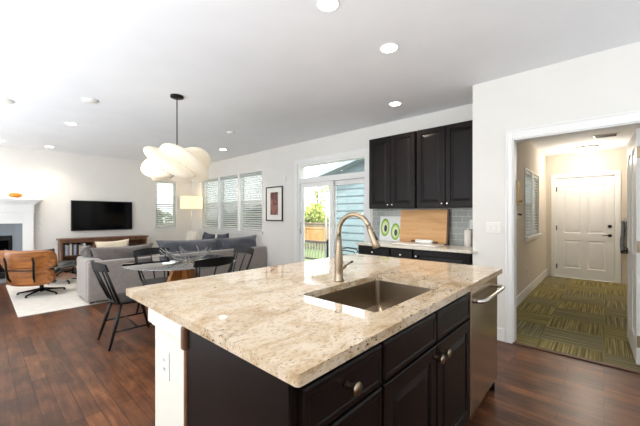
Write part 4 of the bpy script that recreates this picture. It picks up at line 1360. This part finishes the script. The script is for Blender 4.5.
def handovers(th, n_=180):
    ow = [owner(th, 2 * PI * q / n_) for q in range(n_)]
    res = []
    for q in range(n_):
        if ow[q] != ow[(q + 1) % n_]:
            lo_, hi_ = 2 * PI * q / n_, 2 * PI * (q + 1) / n_
            for _ in range(10):
                md = (lo_ + hi_) / 2
                if owner(th, md) == ow[q]: lo_ = md
                else: hi_ = md
            res.append((lo_ + hi_) / 2)
    return res
def track(j0, j1, st, ph):
    out = []
    for j in range(j0, j1, st):
        best = min(handovers(PI * j / 48), key=lambda p_: abs((p_ - ph + PI) % (2 * PI) - PI), default=None)
        if best is None or abs((best - ph + PI) % (2 * PI) - PI) > .6: break
        ph = best; d = sph(PI * j / 48, ph); out.append(d * (rad(d) + .003))
    return out
p0 = handovers(PI / 2)[0]
dn = track(24, 45, 1, p0); up_r = track(23, 3, -1, p0)
run = up_r[::-1] + dn
for k in range(NP):
    m_ = Matrix.Rotation(2 * PI * k / NP, 4, 'Z')
    if len(run) > 3: tube(bm, [m_ @ p_ for p_ in run], .004, 6)
tag(obj('rib', bm, M['rib'], sh_), 'thin grey seam wires')

# ------------------------------------------------------------------ hall bits
t = thing('wall_plaque', 'tall honey wood plaque on the beige hall wall beside the opening', 'plaque', (-.925, 5.24, 1.63), R(90))
p = nb(); box(p, -.10, .10, -.02, 0, -.17, .17, .006, 2); obj('backing', p, M['yellow_wood'], t)
p = nb(); tube(p, [(0, -.02, -.12), (0, -.05, -.13), (0, -.055, -.105)], .006, 8); tag(obj('hook', p, M['black_metal'], t), 'dark hook')
t = thing('wall_hook', 'small dark double hook below the honey wood plaque', 'hook', (-.925, 5.24, 1.31), R(90))
p = nb(); box(p, -.05, .05, -.01, 0, -.05, .06, .004, 1); obj('backplate', p, M['plate'], t)
for s in (-1, 1):
    p = nb(); tube(p, [(s * .03, -.01, .02), (s * .03, -.04, .0), (s * .03, -.05, .02)], .008, 8); tag(obj('hook', p, M['black_metal'], t), 'dark hook')
t = thing('hanging_scarf', 'grey knitted scarf hanging on a hook right of the entry door', 'scarf', (.30, 8.3, 1.18))
p = nb()
for k, (dx, ln) in enumerate(((-.035, .62), (.03, .52))):
    n_ = 12
    prev = None
    for j in range(n_ + 1):
        f = j / n_
        xx = dx + .008 * math.sin(7 * f + k * 2); yy = -.03 - .01 * k - .006 * math.sin(9 * f + k)
        wv = .022 + .014 * f
        ring = [p.verts.new((xx + wv * math.cos(2 * PI * q / 10), yy + .014 * math.sin(2 * PI * q / 10), .02 - ln * f)) for q in range(10)]
        if prev:
            for q in range(10):
                fc = p.faces.new((prev[q], prev[(q + 1) % 10], ring[(q + 1) % 10], ring[q])); fc.smooth = True
        else: p.faces.new(ring)
        prev = ring
    p.faces.new(prev[::-1])
obj('fabric', p, M['grey_cloth'], t)
p = nb(); box(p, -.025, .025, -.012, 0, .0, .08, .003, 1); tube(p, [(0, -.012, .05), (0, -.05, .04), (0, -.055, .065)], .008, 8); tag(obj('hook', p, M['chrome'], t), 'chrome hook')

# ------------------------------------------------------------------ outside: deck, lawn, fence, neighbour wing, trees
b = nb(); box(b, -40, 6, 8.9, 45, -.60, -.42); box(b, -40, -9.25, -14, 8.9, -.60, -.42)
struct('ground_lawn', b, M['grass'], 'green lawn beyond the deck', 'lawn')
b = nb(); box(b, -9.2, -1.1, 4.42, 6.2, -.16, -.04)
struct('floor_deck', b, M['deck'], 'weathered grey deck outside the sliding door', 'deck')
b = nb(); box(b, -9.25, -1.1, 6.2, 8.9, -.60, -.40)
struct('ground_yard', b, M['grass'], 'strip of lawn beside the deck', 'lawn')
b = nb(); box(b, -14, 8, -9, -3.02, -.3, -.02)  # unseen pale ground, added so its bounce lifts the ceiling
struct('ground_bounce', b, mat('pale_concrete', (196, 192, 184), .9, 0, .08, 3), 'pale concrete patio added on the unseen side to bounce light upward', 'patio')

t = thing('deck_railing', 'brown deck railing with pale balusters outside the sliding door', 'railing', (0, 6.10, -.04))
for nm, z0_, z1_ in (('top_rail', .62, .67), ('bottom_rail', .15, .20)):
    p = nb(); box(p, -9.1, -5.32, -.03, .03, z0_, z1_, .004, 1); obj(nm, p, M['rail'], t)
for x in (-9.1, -7.2, -5.30):
    p = nb(); box(p, x - .022, x + .022, -.022, .022, 0, .72, .005, 1); tag(obj('post', p, M['black_metal'], t), 'dark post')
x = -8.99
while x < -5.38:
    if abs(x + 7.2) > .06:
        p = nb(); box(p, x - .014, x + .014, -.014, .014, .20, .62); obj('baluster', p, M['baluster'], t)
    x += .105

def fence(label, x0_, x1_, y_, rz=0, loc=None):
    t = thing('garden_fence', label, 'fence', loc or (x0_, y_, -.42), rz)
    L = x1_ - x0_
    p = nb()
    k = 0.0
    while k < L - .01:
        box(p, k, min(k + .135, L), 0, .02, .50, 1.10, .003, 1); k += .142
    obj('boards', p, M['fence'], t)
    p = nb(); box(p, 0, L, -.05, .06, 1.30, 1.37, .01, 1); box(p, 0, L, -.02, .03, 1.14, 1.30); obj('cap_rail', p, M['fence_dark'], t)
    p = nb(); box(p, 0, L, -.03, 0, .44, .52, .004, 1); box(p, 0, L, -.03, 0, 1.07, 1.14, .004, 1); obj('rails', p, M['fence'], t)
    p = nb()
    k = 0.0
    while k < L - .45:
        tube(p, [(k, .01, .05), (k + .40, .01, .45)], .018, 4); tube(p, [(k + .40, .03, .05), (k, .03, .45)], .018, 4); k += .13
    obj('lattice', p, M['fence_dark'], t)
    k = 0
    while k <= L:
        p = nb(); box(p, k - .06, k + .06, -.02, .10, 0, 1.38, .005, 1); obj('post', p, M['fence'], t); k += 2.4
    return t
fence('tan board garden fence with lattice base across the lawn', -24, -7.2, 11.2)
fence('tan board garden fence beyond the window beside the television', 0, 14, 0, R(90), (-15.5, -3.4, -.42))

# neighbour wing with lap siding
t = thing('house_wing', 'blue grey lap sided house wing seen through the right glass panel', 'house')
X0, X1, Yw = -5.98, -3.9, 7.0
p = nb()
z = -.40
rows_ = []
while z < 2.45:
    rows_.append((z, min(z + .205, 2.46))); z += .205
for (a, c) in rows_:
    vs = [p.verts.new(q) for q in ((X0, Yw - .022, a), (X1, Yw - .022, a), (X1, Yw, c + .002), (X0, Yw, c + .002), (X0, Yw, a), (X1, Yw, a))]
    p.faces.new((vs[0], vs[1], vs[2], vs[3])); p.faces.new((vs[0], vs[4], vs[5], vs[1])); p.faces.new((vs[0], vs[3], vs[4])); p.faces.new((vs[1], vs[5], vs[2]))
gab = [(X0, 2.462), (X1, 2.462), (X1, 2.50), (-4.6, 2.79), (X0, 2.47)]
g1 = [p.verts.new((x, Yw - .004, z)) for x, z in gab]; g2 = [p.verts.new((x, Yw + .2, z)) for x, z in gab]
p.faces.new(g1); p.faces.new(g2[::-1])
for k in range(5): p.faces.new((g1[k], g1[(k + 1) % 5], g2[(k + 1) % 5], g2[k]))
obj('siding', p, M['siding'], t)
p = nb(); box(p, X0, X1, Yw + .002, Yw + 1.85, -.40, 2.455); obj('wall_body', p, M['siding'], t)
p = nb(); box(p, X0 - .02, X0 + .09, Yw - .04, Yw - .022, -.40, 2.44); obj('corner_board', p, M['siding_trim'], t)
def roof_slab(xa, za, xb, zb):
    q = nb()
    pr_ = [(xa, za), (xb, zb), (xb, zb + .14), (xa, za + .14)]
    a1 = [q.verts.new((x, Yw - .35, z)) for x, z in pr_]; a2 = [q.verts.new((x, Yw + 2.0, z)) for x, z in pr_]
    q.faces.new(a1); q.faces.new(a2[::-1])
    for k in range(4): q.faces.new((a1[k], a1[(k + 1) % 4], a2[(k + 1) % 4], a2[k]))
    obj('roof_slope', q, M['roof'], t)
roof_slab(-6.42, 2.37, -4.6, 2.80)
roof_slab(-4.6, 2.80, -3.5, 2.54)
p = nb(); box(p, -6.54, -6.425, Yw - .35, Yw + 2.0, 2.36, 2.47, .02, 2); tube(p, [(-6.47, Yw - .30, 2.36), (-6.40, Yw - .26, 2.22), (-6.08, Yw - .10, 2.08), (-6.06, Yw - .07, -.3)], .035, 8)
obj('gutter', p, M['siding_trim'], t)

# patio set
t = thing('patio_table', 'dark metal patio table on the deck outside the fixed glass panel', 'table', (-3.40, 5.42, -.04))
p = nb(); lathe(p, [(0, .72), (.36, .72), (.37, .728), (.36, .738), (0, .738)], 32); obj('table_top', p, M['black_metal'], t)
for k in range(4):
    a = R(45 + 90 * k); p = nb(); tube(p, [(.28 * math.cos(a), .28 * math.sin(a), .72), (.20 * math.cos(a), .20 * math.sin(a), .40), (.30 * math.cos(a), .30 * math.sin(a), 0)], .012, 8); obj('leg', p, M['black_metal'], t)
t = thing('patio_chair', 'dark metal patio armchair beside the patio table', 'chair', (-3.98, 5.25, -.04), R(-60))
p = nb(); box(p, -.22, .22, -.2, .2, .40, .415, .006, 1); obj('seat', p, M['black_metal'], t)
for sx in (-1, 1):
    for sy in (-1, 1):
        p = nb(); tube(p, [(sx * .2, sy * .18, .41), (sx * .22, sy * .22, 0)], .011, 8); obj('leg', p, M['black_metal'], t)
    p = nb(); tube(p, [(sx * .21, -.18, .41), (sx * .24, -.20, .60), (sx * .25, -.06, .64), (sx * .25, .14, .61), (sx * .25, .18, .56), (sx * .24, .14, .53)], .012, 8); obj('armrest', p, M['black_metal'], t)
p = nb(); tube(p, [(-.2, -.2, .41), (-.2, -.26, .60), (0, -.28, .66), (.2, -.26, .60), (.2, -.2, .41)], .011, 8)
for x in (-.1, 0, .1): tube(p, [(x, -.2, .41), (x, -.265, .64)], .008, 6)
obj('backrest', p, M['black_metal'], t)

def tree(label, name, x, y, h, cr, ch_, leafm, n, seed, zg=-.42, trunk=True, sz=.09, loose=1.0):
    rg = random.Random(seed)
    t = thing(name, label, 'tree' if name == 'tree' else 'shrub', (x, y, zg), group='greenery beyond the fence')
    p = nb()
    base = h - ch_
    blobs = [(rg.gauss(0, cr * .45), rg.gauss(0, cr * .45), base + ch_ * rg.uniform(.15, .85), cr * rg.uniform(.35, .6)) for _ in range(9)]
    for k in range(n):
        bx, by, bz, br2 = rg.choice(blobs)
        d = Vector((rg.gauss(0, 1), rg.gauss(0, 1), rg.gauss(0, .8))).normalized() * br2 * rg.uniform(.4, 1) ** .5 * loose
        c = Vector((bx, by, bz)) + d
        s_ = sz * rg.uniform(.6, 1.3)
        u = Vector((rg.gauss(0, 1), rg.gauss(0, 1), rg.gauss(0, 1))).normalized(); v = u.orthogonal().normalized()
        w_ = u.cross(v) * .12 * s_
        vs = [p.verts.new(c + q) for q in (-u * s_, v * s_ * .5 + w_, u * s_, -v * s_ * .5 + w_)]
        p.faces.new(vs)
    obj('foliage', p, leafm, t)
    p = nb()
    tube(p, [(0, 0, 0), (.04, .02, base * .6), (0, .05, h * .8)], [.05 + h * .012, .04 + h * .008, .02], 8)
    for (bx, by, bz, br2) in blobs[:7]:
        tube(p, [(.02, .02, max(.1, base * .6)), (bx * .5, by * .5, (base * .6 + bz) / 2 + .1), (bx, by, bz)], [.03, .02, .01], 6)
    obj('trunk', p, M['bark'], t)
    return t
tree('tall loose olive tree directly beyond the fence seen through the sliding panel', 'tree', -14.5, 15.6, 4.1, .8, 2.4, M['leaf'], 380, 1, loose=1.2)
tree('bushy olive shrub filling the gap above the fence seen through the sliding panel', 'shrub', -12.0, 12.9, 2.6, .98, 2.1, M['leaf'], 4200, 2, sz=.10)
tree('dark leafy tree beyond the fence behind the rightmost blind', 'tree', -15.1, 13.0, 2.35, .95, 2.2, M['leaf_dark'], 1600, 4)
tree('dark leafy tree beyond the fence behind the middle blind', 'tree', -18.0, 13.0, 2.4, .95, 2.2, M['leaf_dark'], 1600, 5)
tree('dark leafy tree beyond the fence behind the leftmost blind', 'tree', -21.4, 13.0, 2.4, 1.0, 2.2, M['leaf_dark'], 1600, 6)
tree('dark leafy tree outside the window beside the television', 'tree', -17.8, 6.2, 2.4, 1.0, 2.2, M['leaf_dark'], 1600, 7)
